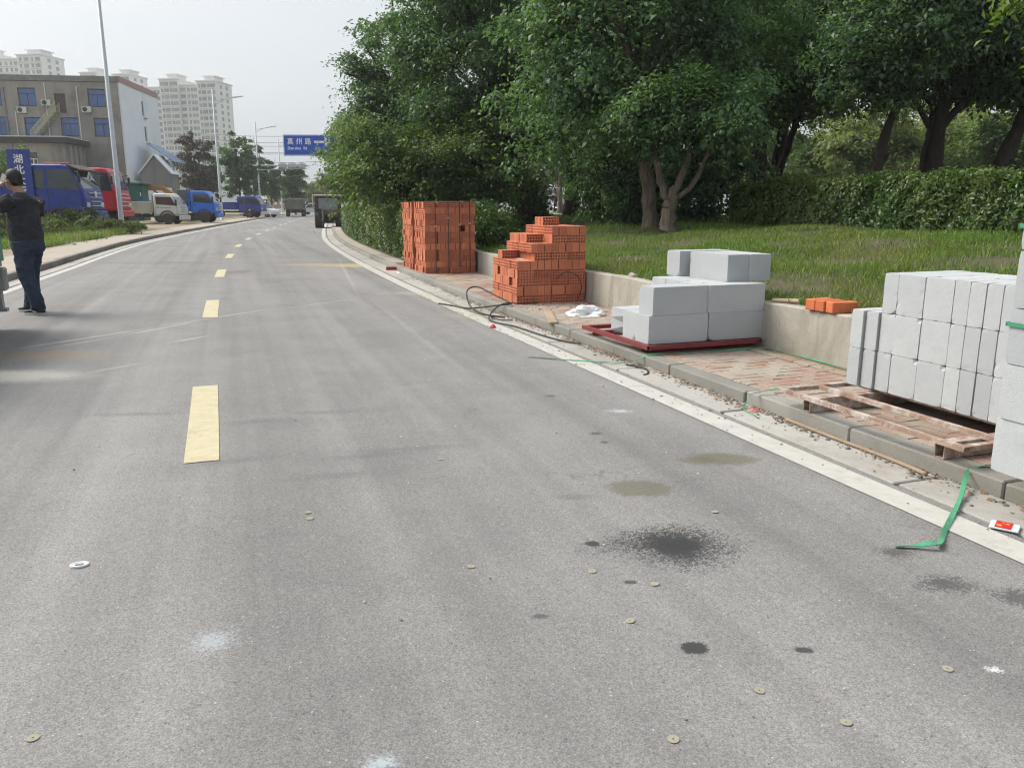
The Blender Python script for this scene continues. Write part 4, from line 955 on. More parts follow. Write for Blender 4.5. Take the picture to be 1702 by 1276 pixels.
# evergreen shrubs under the trees
def shrub(label, x, y, r, seed, mat='leaf_dark', n=150, ln=.11, z=None, name='shrub', per=52):
    z = BZ(x, y)-.03 if z is None else z
    T = thing(name, label, 'shrub', (x, y, z), 0, 'shrubs under the trees'); m = MB(); rr = random.Random(seed)
    for k in range(5):
        a = rr.uniform(0, 6.28); branch_tube(m, [(.06*math.cos(a), .06*math.sin(a), 0), (.3*r[0]*math.cos(a), .3*r[1]*math.sin(a), r[2]*.8), (.6*r[0]*math.cos(a), .6*r[1]*math.sin(a), r[2]*1.5)], .035, .01, 6, rr=rr)
    m.build('stems', M['bark_dark'], T)
    lob = [(0, 0, r[2]*1.05, r[0], r[1], r[2]), (rr.uniform(-.3, .3)*r[0], 0, r[2]*.6, r[0]*.95, r[1]*.9, r[2]*.6)]
    link('foliage', crown_mesh('foliage', lob, n, per, ln, M[mat], seed, cr=(.2, .36), up=.5), T)
shrub('round dark shrub hiding the foot of the leaning limb', -.9, 25.5, (.9, .8, 1.0), 301)
shrub('clipped dark shrub beside the tall dark tree', .75, 26, (.6, .6, .9), 302, n=120)
shrub('dense evergreen shrub between the brick pile and the pollard', 2.35, 19.6, (.85, .8, 1.0), 303, n=260)
shrub('dark evergreen shrub just left of the twin trunks', 3.5, 21.5, (.75, .7, 1.05), 304, n=200)
shrub('tall dark evergreen filling the gap right of the pollard', 4.55, 19.3, (.9, .8, 1.15), 305, n=300)
shrub('small round bush beside the near brick cube', -.45, 17.0, (.42, .42, .48), 306, 'leaf_gloss', n=70, ln=.085, z=.3)
shrub('low bush behind the near brick cube', -1.2, 19.0, (.7, .6, .6), 307, 'leaf_dark', n=110, z=.35)
# clipped hedges
def hedge(label, sa, sb, oa, ob, zfun, h, n, ln, mats, seed, end_round=.3, stems=True):
    T = thing('hedge', label, 'hedge', CL((sa+sb)/2, (oa+ob)/2, zfun((sa+sb)/2, (oa+ob)/2)), 0)
    g = np.random.default_rng(seed); L = sb-sa
    u = g.random(n)*L; side = g.random(n); w_ = ob-oa; v = np.empty(n); hz = np.empty(n); nn = np.zeros((n, 3))
    f = side < .5; tp = (side >= .5) & (side < .78); bk = (side >= .78) & (side < .86); rs = side >= .86
    v[f] = 0; hz[f] = g.random(f.sum()); v[tp] = g.random(tp.sum()); hz[tp] = 1; v[bk] = 1; hz[bk] = g.random(bk.sum()); v[rs] = g.random(rs.sum()); hz[rs] = g.random(rs.sum())
    depth = g.exponential(.05, n); wave = .045*np.sin(u*3.1+hz*4+seed)+.04*np.sin(u*7.3+v*5)+.03*np.sin(u*13+hz*9)
    e = .12; rnd_ = np.clip((hz-.88)/.12, 0, 1)*e
    off = np.where(f, oa+depth-wave*.8+rnd_*f, np.where(bk, ob-depth, oa+v*w_))
    top = h*hz + np.where(tp, wave-depth, 0) - np.where(tp, np.clip((.12-v)/.12, 0, 1)*e*.6, 0)
    S_ = sa+u; end = rs & (g.random(n) < .5); S_ = np.where(end, sb-depth*1.2-np.abs(v-.5)**2*end_round*2, S_)
    xy = np.array([CL(a_, b_) for a_, b_ in zip(S_, off)]); zz = np.array([zfun(a_, b_) for a_, b_ in zip(S_, off)])
    P = np.column_stack([xy, zz+np.clip(top, .04, None)]) + g.normal(size=(n, 3))*.025
    hd = HD((sa+sb)/2); rt_ = np.array([math.cos(hd), math.sin(hd), 0]); al = np.array([-math.sin(hd), math.cos(hd), 0])
    nn[f] = -rt_; nn[tp] = (0, 0, 1); nn[bk] = rt_; nn[end] = al
    N = nn + unit(n, g)*.75 + np.array([0, 0, .35]); N /= np.linalg.norm(N, axis=1)[:, None]
    A = unit(n, g)+np.array([0, 0, .55])+nn*.5; Ln = ln*g.uniform(.6, 1.25, n)
    r1 = .5*g.random(n)+.5*np.clip(hz, 0, 1)*g.random(n); P -= np.array(T.location)
    link('foliage', leaf_mesh('foliage', P, N, A, Ln, Ln*.42*g.uniform(.8, 1.2, n), r1, g.random(n), M[mats]), T)
    if stems:
        m = MB(); rr = random.Random(seed)
        for k in range(int(L*7)):
            s, o_ = rr.uniform(sa, sb), rr.uniform(oa+.12, ob-.1); p = Vector(CL(s, o_, zfun(s, o_)))-T.location
            m.tube([p+Vector((0, 0, -.02)), p+Vector((rr.uniform(-.06, .06), rr.uniform(-.06, .06), h*.4)), p+Vector((rr.uniform(-.15, .15), rr.uniform(-.15, .15), h*.85))], [.012, .009, .004], 5)
        m.build('stems', M['bark_dark'], T)['kind'] = 'stuff'
    return T
hedge('long glossy clipped hedge along the top of the grass bank', -5.5, 10.7, 10.35, 11.45, lambda s, o: float(bank_z(s, o)), .88, 80000, .088, 'leaf_gloss', 41)
hedge('roadside hedge leading away behind the brick cubes', 13.0, 42, 4.15, 5.5, lambda s, o: .09, 1.18, 60000, .095, 'leaf_gloss', 42)
# grass on the bank
def blades(name, n, pts, hgt, wdt, mat, seed, label, lean=.5, dens=None):
    g = np.random.default_rng(seed); P = pts(g, n); n = len(P)
    a = g.random(n)*6.283; h = hgt*g.uniform(.5, 1.4, n); patch = .6+.4*np.sin(P[:, 0]*1.9+1)*np.sin(P[:, 1]*1.6)+.25*np.sin(P[:, 0]*4.7+P[:, 1]*3.9); h = h*(.75+.4*patch)
    ln_ = lean*g.uniform(.3, 1.5, n); d = np.column_stack([np.cos(a), np.sin(a), np.zeros(n)]); wv = np.column_stack([-np.sin(a), np.cos(a), np.zeros(n)])
    tw = g.random(n)*3.14; wv = wv*np.cos(tw)[:, None]+d*np.sin(tw)[:, None]
    w_ = wdt*g.uniform(.6, 1.3, n)[:, None]
    V = np.empty((n, 5, 3)); hz = np.zeros((n, 3)); hz[:, 2] = 1
    V[:, 0] = P-wv*w_; V[:, 1] = P+wv*w_
    mid_ = P+hz*(h*.62)[:, None]+d*(h*ln_*.35)[:, None]; V[:, 2] = mid_+wv*w_*.75; V[:, 3] = mid_-wv*w_*.75
    V[:, 4] = P+hz*(h*(1-.35*ln_))[:, None]+d*(h*ln_)[:, None]
    me = bpy.data.meshes.new(name); me.vertices.add(n*5); me.vertices.foreach_set('co', V.reshape(-1))
    li = (np.arange(n)[:, None]*5+np.array([0, 1, 2, 3, 3, 2, 4])).reshape(-1).astype(np.int32)
    me.loops.add(n*7); me.loops.foreach_set('vertex_index', li)
    ls = (np.arange(n)[:, None]*7+np.array([0, 4])).reshape(-1).astype(np.int32); me.polygons.add(n*2); me.polygons.foreach_set('loop_start', ls)
    try: me.polygons.foreach_set('loop_total', np.tile(np.array([4, 3], dtype=np.int32), n))
    except Exception: pass
    r1 = np.clip(.35*g.random(n)+.5*patch, 0, 1); r2 = g.random(n)
    for nm, q in (('rnd', r1), ('rnd2', r2)):
        at = me.attributes.new(nm, 'FLOAT', 'FACE'); at.data.foreach_set('value', np.repeat(np.clip(q, 0, 1), 2).astype(np.float32))
    me.materials.append(mat); me.update(); me.validate()
    return tag(link(name, me), label, 'grass', kind='stuff')
def bank_pts(g, n):
    s = -6+20*g.random(n*2); off = 4.9+5.9*g.random(n*2)**1.05
    shade = np.exp(-((s-12)/3.0)**2)*.75
    keep = (g.random(n*2) > shade) & (g.random(n*2) < .55+.55*np.sin(s*2.3+off)*np.sin(off*2.9-s)); s, off = s[keep][:n], off[keep][:n]
    xy = np.array([CL(a_, b_) for a_, b_ in zip(s, off)]); return np.column_stack([xy, bank_z(s, off)-.005])
blades('grass', 125000, bank_pts, .088, .0042, M['grass'], 51, 'long tangled grass covering the bank above the wall', .75)
def bank_far(g, n):
    s = 11+26*g.random(n); off = 6+12*g.random(n); xy = np.array([CL(a_, b_) for a_, b_ in zip(s, off)]); return np.column_stack([xy, bank_z(s, off)-.005])
blades('shaded_grass', 26000, bank_far, .1, .007, M['grass'], 52, 'thin shaded grass under the trees', .7)
# dry straw tuft behind the block pile
g = np.random.default_rng(8)
def tuft(g, n): return np.array(CL(3.35, 5.15, .5))+g.normal(size=(n, 3))*np.array([.06, .06, .0])
M['straw'] = leafmat('dry straw', (.4, .33, .18), (.5, .42, .24), None, .7, .2)
o = blades('straw_tuft', 70, tuft, .42, .003, M['straw'], 53, 'dry straw tuft sticking up behind the grey block pile', 1.1); del o['kind']; o['category'] = 'tuft'
# weeds on the left verge
def weed_patch(label, cs, n, per, ln, seed, hmax):
    lob = []
    rr = random.Random(seed)
    for s, off, r, h in cs:
        x, y = CL(s, off); lob.append((x, y, .12+h*.45, r, r, h*.55))
    me = crown_mesh('weeds', lob, n, per, ln, M['weed'], seed, cr=(.15, .4), shell=.2, asp=.4, up=.4)
    return tag(link('weeds', me), label, 'weeds', kind='stuff')
weed_patch('tall weeds and brambles round the nearest lamp post', [(34.6, -5.9, 1.0, .8), (33.2, -6.6, 1.2, .9), (36, -6.8, 1.3, 1.1), (32, -7.6, 1.3, .8), (35.2, -8.2, 1.4, 1.1), (31, -6.8, 1.0, .6), (37.5, -8.5, 1.2, 1.0)], 330, 50, .16, 61, 1.2)
weed_patch('weeds growing before the parked blue truck', [(29, -8.6, 1.4, .7), (27, -8.3, 1.3, .6), (30.5, -9.5, 1.6, .8), (26, -9.6, 1.3, .7), (28, -10.5, 1.6, .8), (32, -10.5, 1.6, .9), (25, -8.6, 1.0, .6)], 330, 50, .15, 62, 1.2)
def verge_pts(g, n):
    s = 22+16*g.random(n); off = -LW(30)-1.9-4.5*g.random(n)**1.3; keep = g.random(n) < .55+.45*np.sin(s*1.1+off); s, off = s[keep], off[keep]
    xy = np.array([CL(a_, b_) for a_, b_ in zip(s, off)]); return np.column_stack([xy, np.full(len(s), .1)])
blades('verge_grass', 26000, verge_pts, .3, .009, M['grass'], 54, 'rough grass on the left verge', .6)
# trees along the far road and behind the lot
def far_tree(label, x, y, h, w_, mat, seed, group, n=150, ln=.35, per=40, base=.0, trunk_h=None, name='tree', z=0.05):
    h *= 1.1; n = int(n*1.6); th = trunk_h or h*.3
    lob = [(0, 0, th+(h-th)*.5, w_, w_, (h-th)*.52), (w_*.3, 0, th+(h-th)*.35, w_*.8, w_*.8, (h-th)*.35), (-w_*.35, 0, th+(h-th)*.4, w_*.75, w_*.75, (h-th)*.35)]
    me = crown_mesh('crown', lob, n, per, ln, M[mat], seed, cr=(w_*.16, w_*.3), shell=.3)
    return tree(label, (x, y, z), [(0, 0, 0), (0, 0, th*.6), (.1, 0, th+(h-th)*.4)], .14, lob, me, M['bark_dark'], group, 4, seed, name)
gf = 'trees lining the far road'
for lb, px, y, top, wpx, mt, sd in (('bronze leaved magnolia behind the small trucks', 322, 112, 212, 26, 'leaf_red', 401), ('dark green magnolia left of the second lamp post', 345, 116, 250, 22, 'leaf_dark', 402), ('dark magnolia with pointed crown between two lamp posts', 390, 104, 205, 26, 'leaf_dark', 403),
        ('loose dark tree beyond the third lamp post', 418, 118, 240, 20, 'leaf_dark', 404), ('dark tree behind the traffic signal mast', 446, 126, 255, 18, 'leaf_dark', 405), ('layered dark cedar above the olive truck', 487, 128, 272, 18, 'leaf_dark', 406)):
    x, _, z = D(px, top, y); far_tree(lb, x, y, z, wpx/FPX*y, mt, sd, gf, 190, .34, 42, trunk_h=2.0)
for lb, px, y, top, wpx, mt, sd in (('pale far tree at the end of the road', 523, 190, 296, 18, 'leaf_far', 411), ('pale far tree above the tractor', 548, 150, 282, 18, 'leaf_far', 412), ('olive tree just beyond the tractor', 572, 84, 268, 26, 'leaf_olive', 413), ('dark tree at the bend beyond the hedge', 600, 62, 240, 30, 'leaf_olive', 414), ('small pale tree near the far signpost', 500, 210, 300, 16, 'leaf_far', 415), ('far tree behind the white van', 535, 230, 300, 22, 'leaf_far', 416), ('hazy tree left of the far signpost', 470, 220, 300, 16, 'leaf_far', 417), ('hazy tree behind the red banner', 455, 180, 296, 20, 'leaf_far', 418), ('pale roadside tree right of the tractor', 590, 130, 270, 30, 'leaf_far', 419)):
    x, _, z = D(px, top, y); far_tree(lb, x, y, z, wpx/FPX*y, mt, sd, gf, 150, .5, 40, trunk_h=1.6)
gb = 'pale trees far beyond the hedge'
for k, (px, y, top, wpx, mt) in enumerate(((1250, 46, 190, 62, 'leaf_far'), (1365, 52, 165, 70, 'leaf_olive'), (1470, 44, 160, 75, 'leaf_far'), (1585, 48, 150, 80, 'leaf_far'), (1690, 42, 150, 80, 'leaf_olive'))):
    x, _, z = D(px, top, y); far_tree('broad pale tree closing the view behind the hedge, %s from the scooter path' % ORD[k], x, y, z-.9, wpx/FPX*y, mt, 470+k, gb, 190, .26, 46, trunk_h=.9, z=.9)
for k, (px, y, top, wpx, mt) in enumerate(((1205, 75, 225, 40, 'leaf_far'), (1385, 62, 225, 45, 'leaf_far'), (1440, 70, 200, 50, 'leaf_far'), (1480, 66, 190, 60, 'leaf_far'), (1590, 58, 200, 55, 'leaf_olive'), (1680, 60, 190, 60, 'leaf_far'), (1760, 56, 200, 60, 'leaf_far'), (1150, 80, 230, 50, 'leaf_far'), (1040, 85, 240, 60, 'leaf_olive'), (960, 80, 235, 50, 'leaf_olive'), (880, 78, 240, 50, 'leaf_far'), (800, 70, 220, 60, 'leaf_olive'), (700, 60, 180, 60, 'leaf_olive'))):
    x, _, z = D(px, top, y)
    lb = 'pale tree far beyond the hedge, %s from the right' % ORD[[6, 5, 4, 3, 2, 1, 0, 7, 8, 9, 10, 11, 12][k]]
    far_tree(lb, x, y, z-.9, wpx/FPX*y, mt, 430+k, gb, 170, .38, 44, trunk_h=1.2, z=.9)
x, _, z = D(8, 240, 58); far_tree('bushy grey green tree behind the blue truck', x-2, 60, z, 2.4, 'leaf_olive', 450, None, 200, .2, 50, trunk_h=.6)
far_tree('bush between the red truck and the lot', -34.5, 62, 3.2, 2.0, 'leaf_olive', 451, None, 130, .2, 46, trunk_h=.3)
# ------------------------------------------------------------------ buildings on the left
M['render_brown'] = pm('stained brown render', (.32, .29, .255), (.25, .235, .215), .35, .95, .3, 8, c3=(.15, .145, .135), s3=.3, t3=.5, bdist=.02)
M['render_grey'] = pm('grey render', (.25, .24, .22), (.2, .19, .18), .6, .95, .3, 8, c3=(.13, .125, .12), s3=.3, t3=.54)
streaks(M['render_brown'], (1.3, 1.3, .09), (.13, .125, .115, 1)); streaks(M['render_grey'], (1.3, 1.3, .09), (.12, .118, .11, 1))
M['render_dark'] = pm('dark wet parapet', (.22, .22, .21), (.15, .15, .145), 1.5, .95, c3=(.2, .19, .17), s3=.8)
M['white_paint'] = pm('white wall paint', (.8, .84, .88), (.74, .79, .84), .4, .85, c3=(.62, .66, .7), s3=.2, t3=.56)
M['blue_glass'] = pm('blue tinted glass', (.05, .13, .34), (.035, .08, .2), .6, .15, spec=.6)
M['dark_glass'] = pm('dark glass', (.02, .025, .03), (.035, .04, .045), 2, .1, spec=.7)
M['frame_dark'] = pm('dark window frame', (.06, .07, .1), rough=.5)
M['frame_white'] = pm('white window frame', (.7, .7, .68), rough=.5)
M['red_paint'] = pm('faded red band', (.42, .24, .23), (.36, .25, .23), 2, .8)
M['brown_door'] = pm('dark brown door', (.08, .045, .04), (.06, .035, .03), 4, .6)
M['rail'] = pm('pale green handrail', (.42, .42, .27), (.35, .35, .22), 8, .6)
M['pvc'] = pm('white plastic pipe', (.66, .64, .6), (.52, .5, .46), 3, .6)
M['roof_blue'] = pm('blue sheet roofing', (.16, .28, .45), (.12, .22, .36), 2, .5)
M['ac'] = pm('air conditioner casing', (.6, .59, .55), (.5, .49, .45), 5, .6)
M['black'] = pm('black plastic', (.02, .02, .022), (.03, .03, .03), 8, .6)
bx, by = -43.9, 94.0; BRZ = R(7.2)
bld = thing('office_block', 'stained brown block with blue windows, white gable end and outside stair', 'building', (bx, by, .05), BRZ)
# walls built round real openings
def wall_with_openings(W, H, ops, y0, th, m, x_right=0.0, z0=0.0):
    """front wall from x_right-W to x_right; ops = (xc, w, zb, zt)"""
    xs = sorted({x_right-W, x_right} | {o[0]-o[1]/2 for o in ops} | {o[0]+o[1]/2 for o in ops}); zs = sorted({z0, H} | {o[2] for o in ops} | {o[3] for o in ops})
    for i in range(len(xs)-1):
        z_open = [(o[2], o[3]) for o in ops if o[0]-o[1]/2 < (xs[i]+xs[i+1])/2 < o[0]+o[1]/2]; a = z0
        for zb, zt in sorted(z_open):
            if zb > a: m.box(((xs[i]+xs[i+1])/2, y0+th/2, (a+zb)/2), (xs[i+1]-xs[i], th, zb-a))
            a = zt
        if a < H: m.box(((xs[i]+xs[i+1])/2, y0+th/2, (a+H)/2), (xs[i+1]-xs[i], th, H-a))
    return m
front_ops = [(-13.1, 1.85, 12.9, 15.0), (-9.55, 1.85, 12.9, 15.0), (-6.15, 1.15, 12.2, 14.4), (-2.3, 1.85, 12.9, 15.0), (-16.6, 1.85, 12.9, 15.0),
             (-12.75, 1.9, 9.5, 11.7), (-9.2, 1.9, 9.5, 11.7), (-5.45, 1.85, 9.5, 11.7), (-1.95, 1.85, 9.5, 11.7), (-16.4, 1.85, 9.5, 11.7)]
m = wall_with_openings(24, 15.75, front_ops, 0, .35, MB()); m.build('front_wall', M['render_brown'], bld)
MB().box((-12, 7.2, 15.72), (23.6, 13.4, .3)).build('roof', M['render_dark'], bld)
MB().box((-12, .1, 16.1), (24.1, .5, .62)).box((-12, 14.1, 16.1), (24, .3, .6)).box((-23.8, 7.1, 16.1), (.3, 13.5, .6)).build('parapet', M['render_dark'], bld)
sideops = [(7.6, .75, 12.8, 14.6), (7.9, .75, 9.7, 11.5)]
m = MB(); wall_with_openings(14.0, 15.8, [(o[0]-14.0, o[1], o[2], o[3]) for o in sideops], 0, .3, m, 0.0)
me_side = MB(); me_side.v = [(.2-p[1], p[0]+14.2, p[2]) for p in m.v]; me_side.f = m.f
me_side.build('gable_wall', M['white_paint'], bld)
MB().box((.12, 7.2, 16.15), (.3, 14.1, .7)).build('gable_band', M['red_paint'], bld)
MB().box((-12, 14.25, 8), (24, .3, 15.6)).build('rear_wall', M['render_grey'], bld); MB().box((-23.85, 7.2, 8), (.3, 13.6, 15.6)).build('end_wall', M['render_grey'], bld)
MB().box((-1.85, -.06, 4.4), (3.6, .1, 8.6)).build('grey_ground_floor', M['render_grey'], bld)
for (xc, wd_, zb, zt) in front_ops:
    if wd_ < 1.5: continue
    wn_ = MB(); hz = zt-zb; yy = .16
    for sx in (-1, 1): wn_.box((xc+sx*(wd_/2-.04), yy, zb+hz/2), (.08, .1, hz))
    wn_.box((xc, yy, zb+.04), (wd_-.16, .1, .08)); wn_.box((xc, yy, zt-.04), (wd_-.16, .1, .08)); wn_.box((xc, yy, zb+hz*.68), (wd_-.16, .1, .07)); wn_.box((xc, yy, zb+hz*.34), (.06, .1, hz*.6))
    wo_ = wn_.build('window', M['frame_dark'], bld)
    for sx in (-1, 1): MB().box((xc+sx*(wd_/4-.02), yy+.01, zb+hz*.36), (wd_/2-.1, .02, hz*.6)).build('pane', M['blue_glass'], wo_)
    MB().box((xc, yy+.01, zb+hz*.83), (wd_-.16, .02, hz*.24)).build('pane', M['blue_glass'], wo_)
    MB().box((xc, .55, zb+hz/2), (wd_+.3, .05, hz+.3)).build('curtain', M['frame_dark'], wo_)
MB().box((-6.15, .18, 13.3), (1.1, .08, 2.2)).build('door', M['brown_door'], bld)
for (yc, wd_, zb, zt) in sideops:
    o = MB().box((.05, yc+.2, (zb+zt)/2), (.06, wd_, zt-zb)).build('window', M['dark_glass'], bld)
    MB().box((.3, yc+.6, zb-.25), (.3, .9, .06)).build('sill', M['render_grey'], o)
for xq, za, zb in ((-14.4, 9.2, 12.7), (-10.9, 9.2, 12.3), (-7.6, 9.2, 15.6), (-4.3, 6.5, 15.2)):
    MB().tube([(xq, -.08, zb), (xq, -.08, za)], .06, 6).build('downpipe', M['pvc'], bld)
MB().tube([(-11.9, -.08, 15), (-11.9, -.08, 9.2)], .09, 6).build('downpipe', M['render_dark'], bld)
# outside stair up to the door over the annex roof
st = MB()
for k in range(9): st.box((-8.6+k*.27, -.75, 9.0+k*.38), (.3, 1.1, .05))
so = st.build('stair', M['render_dark'], bld)
for y_ in (-.2, -1.3):
    m = MB()
    for h_ in (.15, .4, .65, .9, 1.1): m.tube([(-9.1, y_, 8.9+h_), (-6.2, y_, 12.2+h_)], .035, 5)
    for k in range(8): m.tube([(-9.1+k*.41, y_, 8.9+k*.47), (-9.1+k*.41, y_, 10.0+k*.47)], .03, 5)
    m.build('handrail', M['rail'], so)
bld.scale = (1, 1, .93)
# two storey annex in front
an = thing('annex', 'low brown annex with a dark flat roof edge in front of the office block', 'building', (bx, by, .05), BRZ)
aw = [(-11.2, 1.25, 4.6, 7.3), (-7.4, 1.3, 4.6, 7.3)]
an.scale = (1, 1, .93)
m = wall_with_openings(17, 8.3, aw, -6.0, .3, MB(), -4.0); m.build('front_wall', M['render_brown'], an)
m = MB().box((-4.15, -2.97, 4.15), (.3, 5.42, 8.3)); m.build('side_wall', M['render_brown'], an)
for k in range(4): MB().box((-3.93, -5.0+k*1.35, 4.1), (.16, .3, 8.2)).build('pilaster', M['render_grey'], an)
for xq in (-4.2, -9.3, -13): MB().box((xq, -6.06, 4.1), (.55, .14, 8.2)).build('pilaster', M['render_grey'], an)
MB().box((-12.3, -3.15, 8.62), (17.6, 6.5, .6)).build('roof_slab', M['black'], an); MB().box((-12.3, -3.15, 8.98), (17.4, 6.3, .12)).build('roof_top', M['frame_white'], an)
for xc, wd_, zb, zt in aw:
    f = MB(); f.box((xc, -5.85, zb+.05), (wd_, .1, .1)).box((xc, -5.85, zt-.05-.7), (wd_, .1, .1))
    for q in (-1, -.33, .33, 1): f.box((xc+q*(wd_/2-.05), -5.85, (zb+zt-.7)/2), (.1, .1, zt-zb-.9))
    fo = f.build('window', M['frame_white'], an); MB().box((xc, -5.8, (zb+zt-.7)/2), (wd_-.1, .03, zt-zb-.8)).build('pane', M['dark_glass'], fo)
    MB().box((xc, -5.82, zt-.35), (wd_, .05, .65)).build('fanlight', M['dark_glass'], an)
def air_con(label, lx, ly, lz):
    c_, s_ = math.cos(BRZ), math.sin(BRZ); T = thing('air_conditioner', label, 'air conditioner', (bx+lx*c_-ly*s_, by+lx*s_+ly*c_, lz*.93), BRZ, 'air conditioners on the office block')
    MB().box((0, 0, .32), (.95, .36, .64), None, .02).build('casing', M['ac'], T)
    MB().lathe([(0, 0), (.24, 0), (.25, .03), (0, .03)], 18, Tm(-.13, -.2, .32, 0, PI/2)).build('fan_grille', M['black'], T)
    m = MB(); m.box((-.35, .1, -.05), (.04, .5, .04)); m.box((.35, .1, -.05), (.04, .5, .04)); m.build('bracket', M['frame_dark'], T)
air_con('air conditioner below the second blue window from the stair', -10.1, -.3, 12.15)
air_con('air conditioner left of the stair door', -7.5, -.3, 13.0)
air_con('air conditioner left of the corner window behind the lamp post', -3.35, -.3, 12.3)
air_con('air conditioner on the annex wall above the blue truck', -8.6, -6.35, 4.7)
# sheds against the gable
sh = thing('shed', 'small white gabled shed against the white gable wall', 'shed', (-41.6, 96.5, .05), R(10))
m = MB().prism([(-1.7, 0), (1.7, 0), (1.7, 5.0), (0, 7.0), (-1.7, 5.0)], 0, 4, None, 0); m.build('walls', M['render_grey'], sh)
for sg in (-1, 1):
    m = MB(); a = math.atan2(2.0, 1.7); m.box((0, 1.9, 0), (2.9, 4.4, .12), Tm(sg*.93, 0, 6.02, 0, 0, sg*a)); m.build('roof_slope', M['white_paint'], sh)
MB().box((0, -.04, 1.7), (3.3, .06, 3.3)).build('white_base', M['white_paint'], sh)
aw_ = thing('awning', 'blue sheet metal awning on the white gable wall', 'awning', (-43.3, 101, 7.2), R(7))
MB().box((0, 0, 0), (3.6, 5.2, .08), Tm(1.3, 0, .3, 0, 0, R(35))).build('roof_sheet', M['roof_blue'], aw_)
for q in (-2.2, 0, 2.2): MB().tube([(-.3, q, -1.2), (2.3, q, -.5)], .06, 6).build('strut', M['render_dark'], aw_)
for q in (-2.4, 2.4): MB().tube([(2.6, q, -7.1), (2.6, q, -.6)], .06, 6).build('post', M['render_dark'], aw_)
# residential towers far behind
M['tower'] = pm('pale tower render', (.8, .79, .76), (.76, .75, .72), .02, .9)
M['tower2'] = pm('tower side render', (.5, .48, .46), (.46, .44, .42), .02, .9)
M['towerglass'] = pm('tower window glass', (.16, .17, .18), (.24, .25, .26), .3, .3, rnd=.35)
M['towertrim'] = pm('tower cornice', (.82, .81, .79), rough=.9)
def tower(label, px0, px1, top_px, y, nfl, seed, wings=3):
    x0 = D(px0, 300, y)[0]; x1 = D(px1, 300, y)[0]; H = D(px0, top_px, y)[2]; W = x1-x0; dpt = 16
    T = thing('apartment_tower', label, 'apartment tower', ((x0+x1)/2, y, 0), R(-9), 'apartment towers behind the office block'); rr = random.Random(seed)
    hs_ = [H-3.4, H, H-2.6, H-1.2, H-4.5][:wings+1]; n = len(hs_); wx = W/n; FH = 2.95
    wm_ = {}
    for i in range(n):
        cx = -W/2+wx*(i+.5); yo = (0, -1.6, .4, -1.2, .6)[i % 5]; h = hs_[i]
        MB().box((cx, dpt/2+yo, h/2), (wx*.998, dpt-abs(yo)*.1, h)).build('wing', M['tower'], T)
        MB().box((cx, dpt/2+yo, h+.25), (wx+.9, dpt+.9, .5)).build('cornice', M['towertrim'], T)
        if i % 2: MB().box((cx, dpt/2+yo, h+1.6), (wx*.55, dpt*.5, 2.4)).box((cx, dpt/2+yo, h+2.9), (wx*.68, dpt*.6, .4)).build('roof_house', M['towertrim'], T)
        colsx = [(-.36, 1.1), (-.12, 2.2), (.13, 1.0), (.35, 2.3)] if i % 2 else [(-.34, 2.4), (-.05, 1.1), (.15, 1.1), (.36, 2.0)]
        for fl in range(nfl):
            z = h-1.9-fl*FH
            for q, ww in colsx:
                k = (ww,)
                if k not in wm_: wm_[k] = MB().box((0, 0, 0), (ww, .3, 1.65)).mesh('window', M['towerglass'])
                link('window', wm_[k], T, (cx+q*wx, yo-.08, z))
            MB_ledges.setdefault(T.name, (T, []))[1].append((cx, yo-.2, z-1.15, wx*.96))
        # side windows on the right hand face
        if i == n-1:
            for fl in range(nfl):
                for q in (.25, .6): link('window', wm_.get('s') or wm_.setdefault('s', MB().box((0, 0, 0), (.3, 1.8, 1.65)).mesh('window', M['towerglass'])), T, (cx+wx/2+.05, dpt*q, h-1.9-fl*FH))
    return T
MB_ledges = {}
tower('pale apartment tower on the left, rising above the office block roof', -70, 104, 90, 415, 8, 1, 3)
tower('middle apartment tower just showing over the parapet', 124, 238, 122, 440, 4, 2, 3)
tower('tall apartment tower beside the white gable with rows of windows', 247, 376, 133, 405, 17, 3, 3)
for T, L in MB_ledges.values():
    m = MB()
    for cx, y_, z, w_ in L: m.box((cx, y_, z), (w_, .4, .35))
    m.build('floor_ledges', M['towertrim'], T)['kind'] = 'stuff'
# white block far beyond the trees on the right
fb = thing('far_building', 'white building glimpsed between trunks beyond the hedge', 'building', (D(1320, 300, 120)[0], 120, .5), R(-8))
MB().box((0, 5, 4.2), (12, 10, 8.4)).build('walls', M['tower'], fb); MB().box((0, 5, 8.55), (12.6, 10.6, .3)).build('roof', M['red_paint'], fb)
for i in range(5):
    for k in range(2): MB().box((-4.6+i*2.3, -.05, 2.2+k*3.2), (1.3, .2, 1.6)).build('window', M['dark_glass'], fb)

# ------------------------------------------------------------------ street lamps, mast, sign, wires
M['galv'] = pm('galvanised steel', (.52, .55, .58), (.45, .48, .51), 3, .45, spec=.5)
def lamp_post(label, s, off, H):
    x, y = CL(s, off); T = thing('street_lamp', label, 'street lamp', (x, y, .1), HD(s), 'street lamps along the left verge')
    MB().lathe([(.2, 0), (.2, .03), (.14, .04), (.13, .5), (.125, .55), (.07, H), (0, H)], 12).build('pole', M['galv'], T, smooth=True)
    m = MB().tube([(0, 0, H-1.0), (1.4, 0, H-.75)], .035, 6); m.tube([(0, 0, H-1.35), (1.0, 0, H-.83)], .025, 6); m.build('arm', M['galv'], T)
    m = MB().loft([[(1.3, -.1, H-.78), (1.3, .1, H-.78), (1.3, .08, H-.7), (1.3, -.08, H-.7)], [(1.8, -.17, H-.7), (1.8, .17, H-.7), (1.8, .12, H-.6), (1.8, -.12, H-.6)], [(2.6, -.12, H-.56), (2.6, .12, H-.56), (2.6, .1, H-.5), (2.6, -.1, H-.5)]]); m.build('lamp_head', M['galv'], T)
    return T
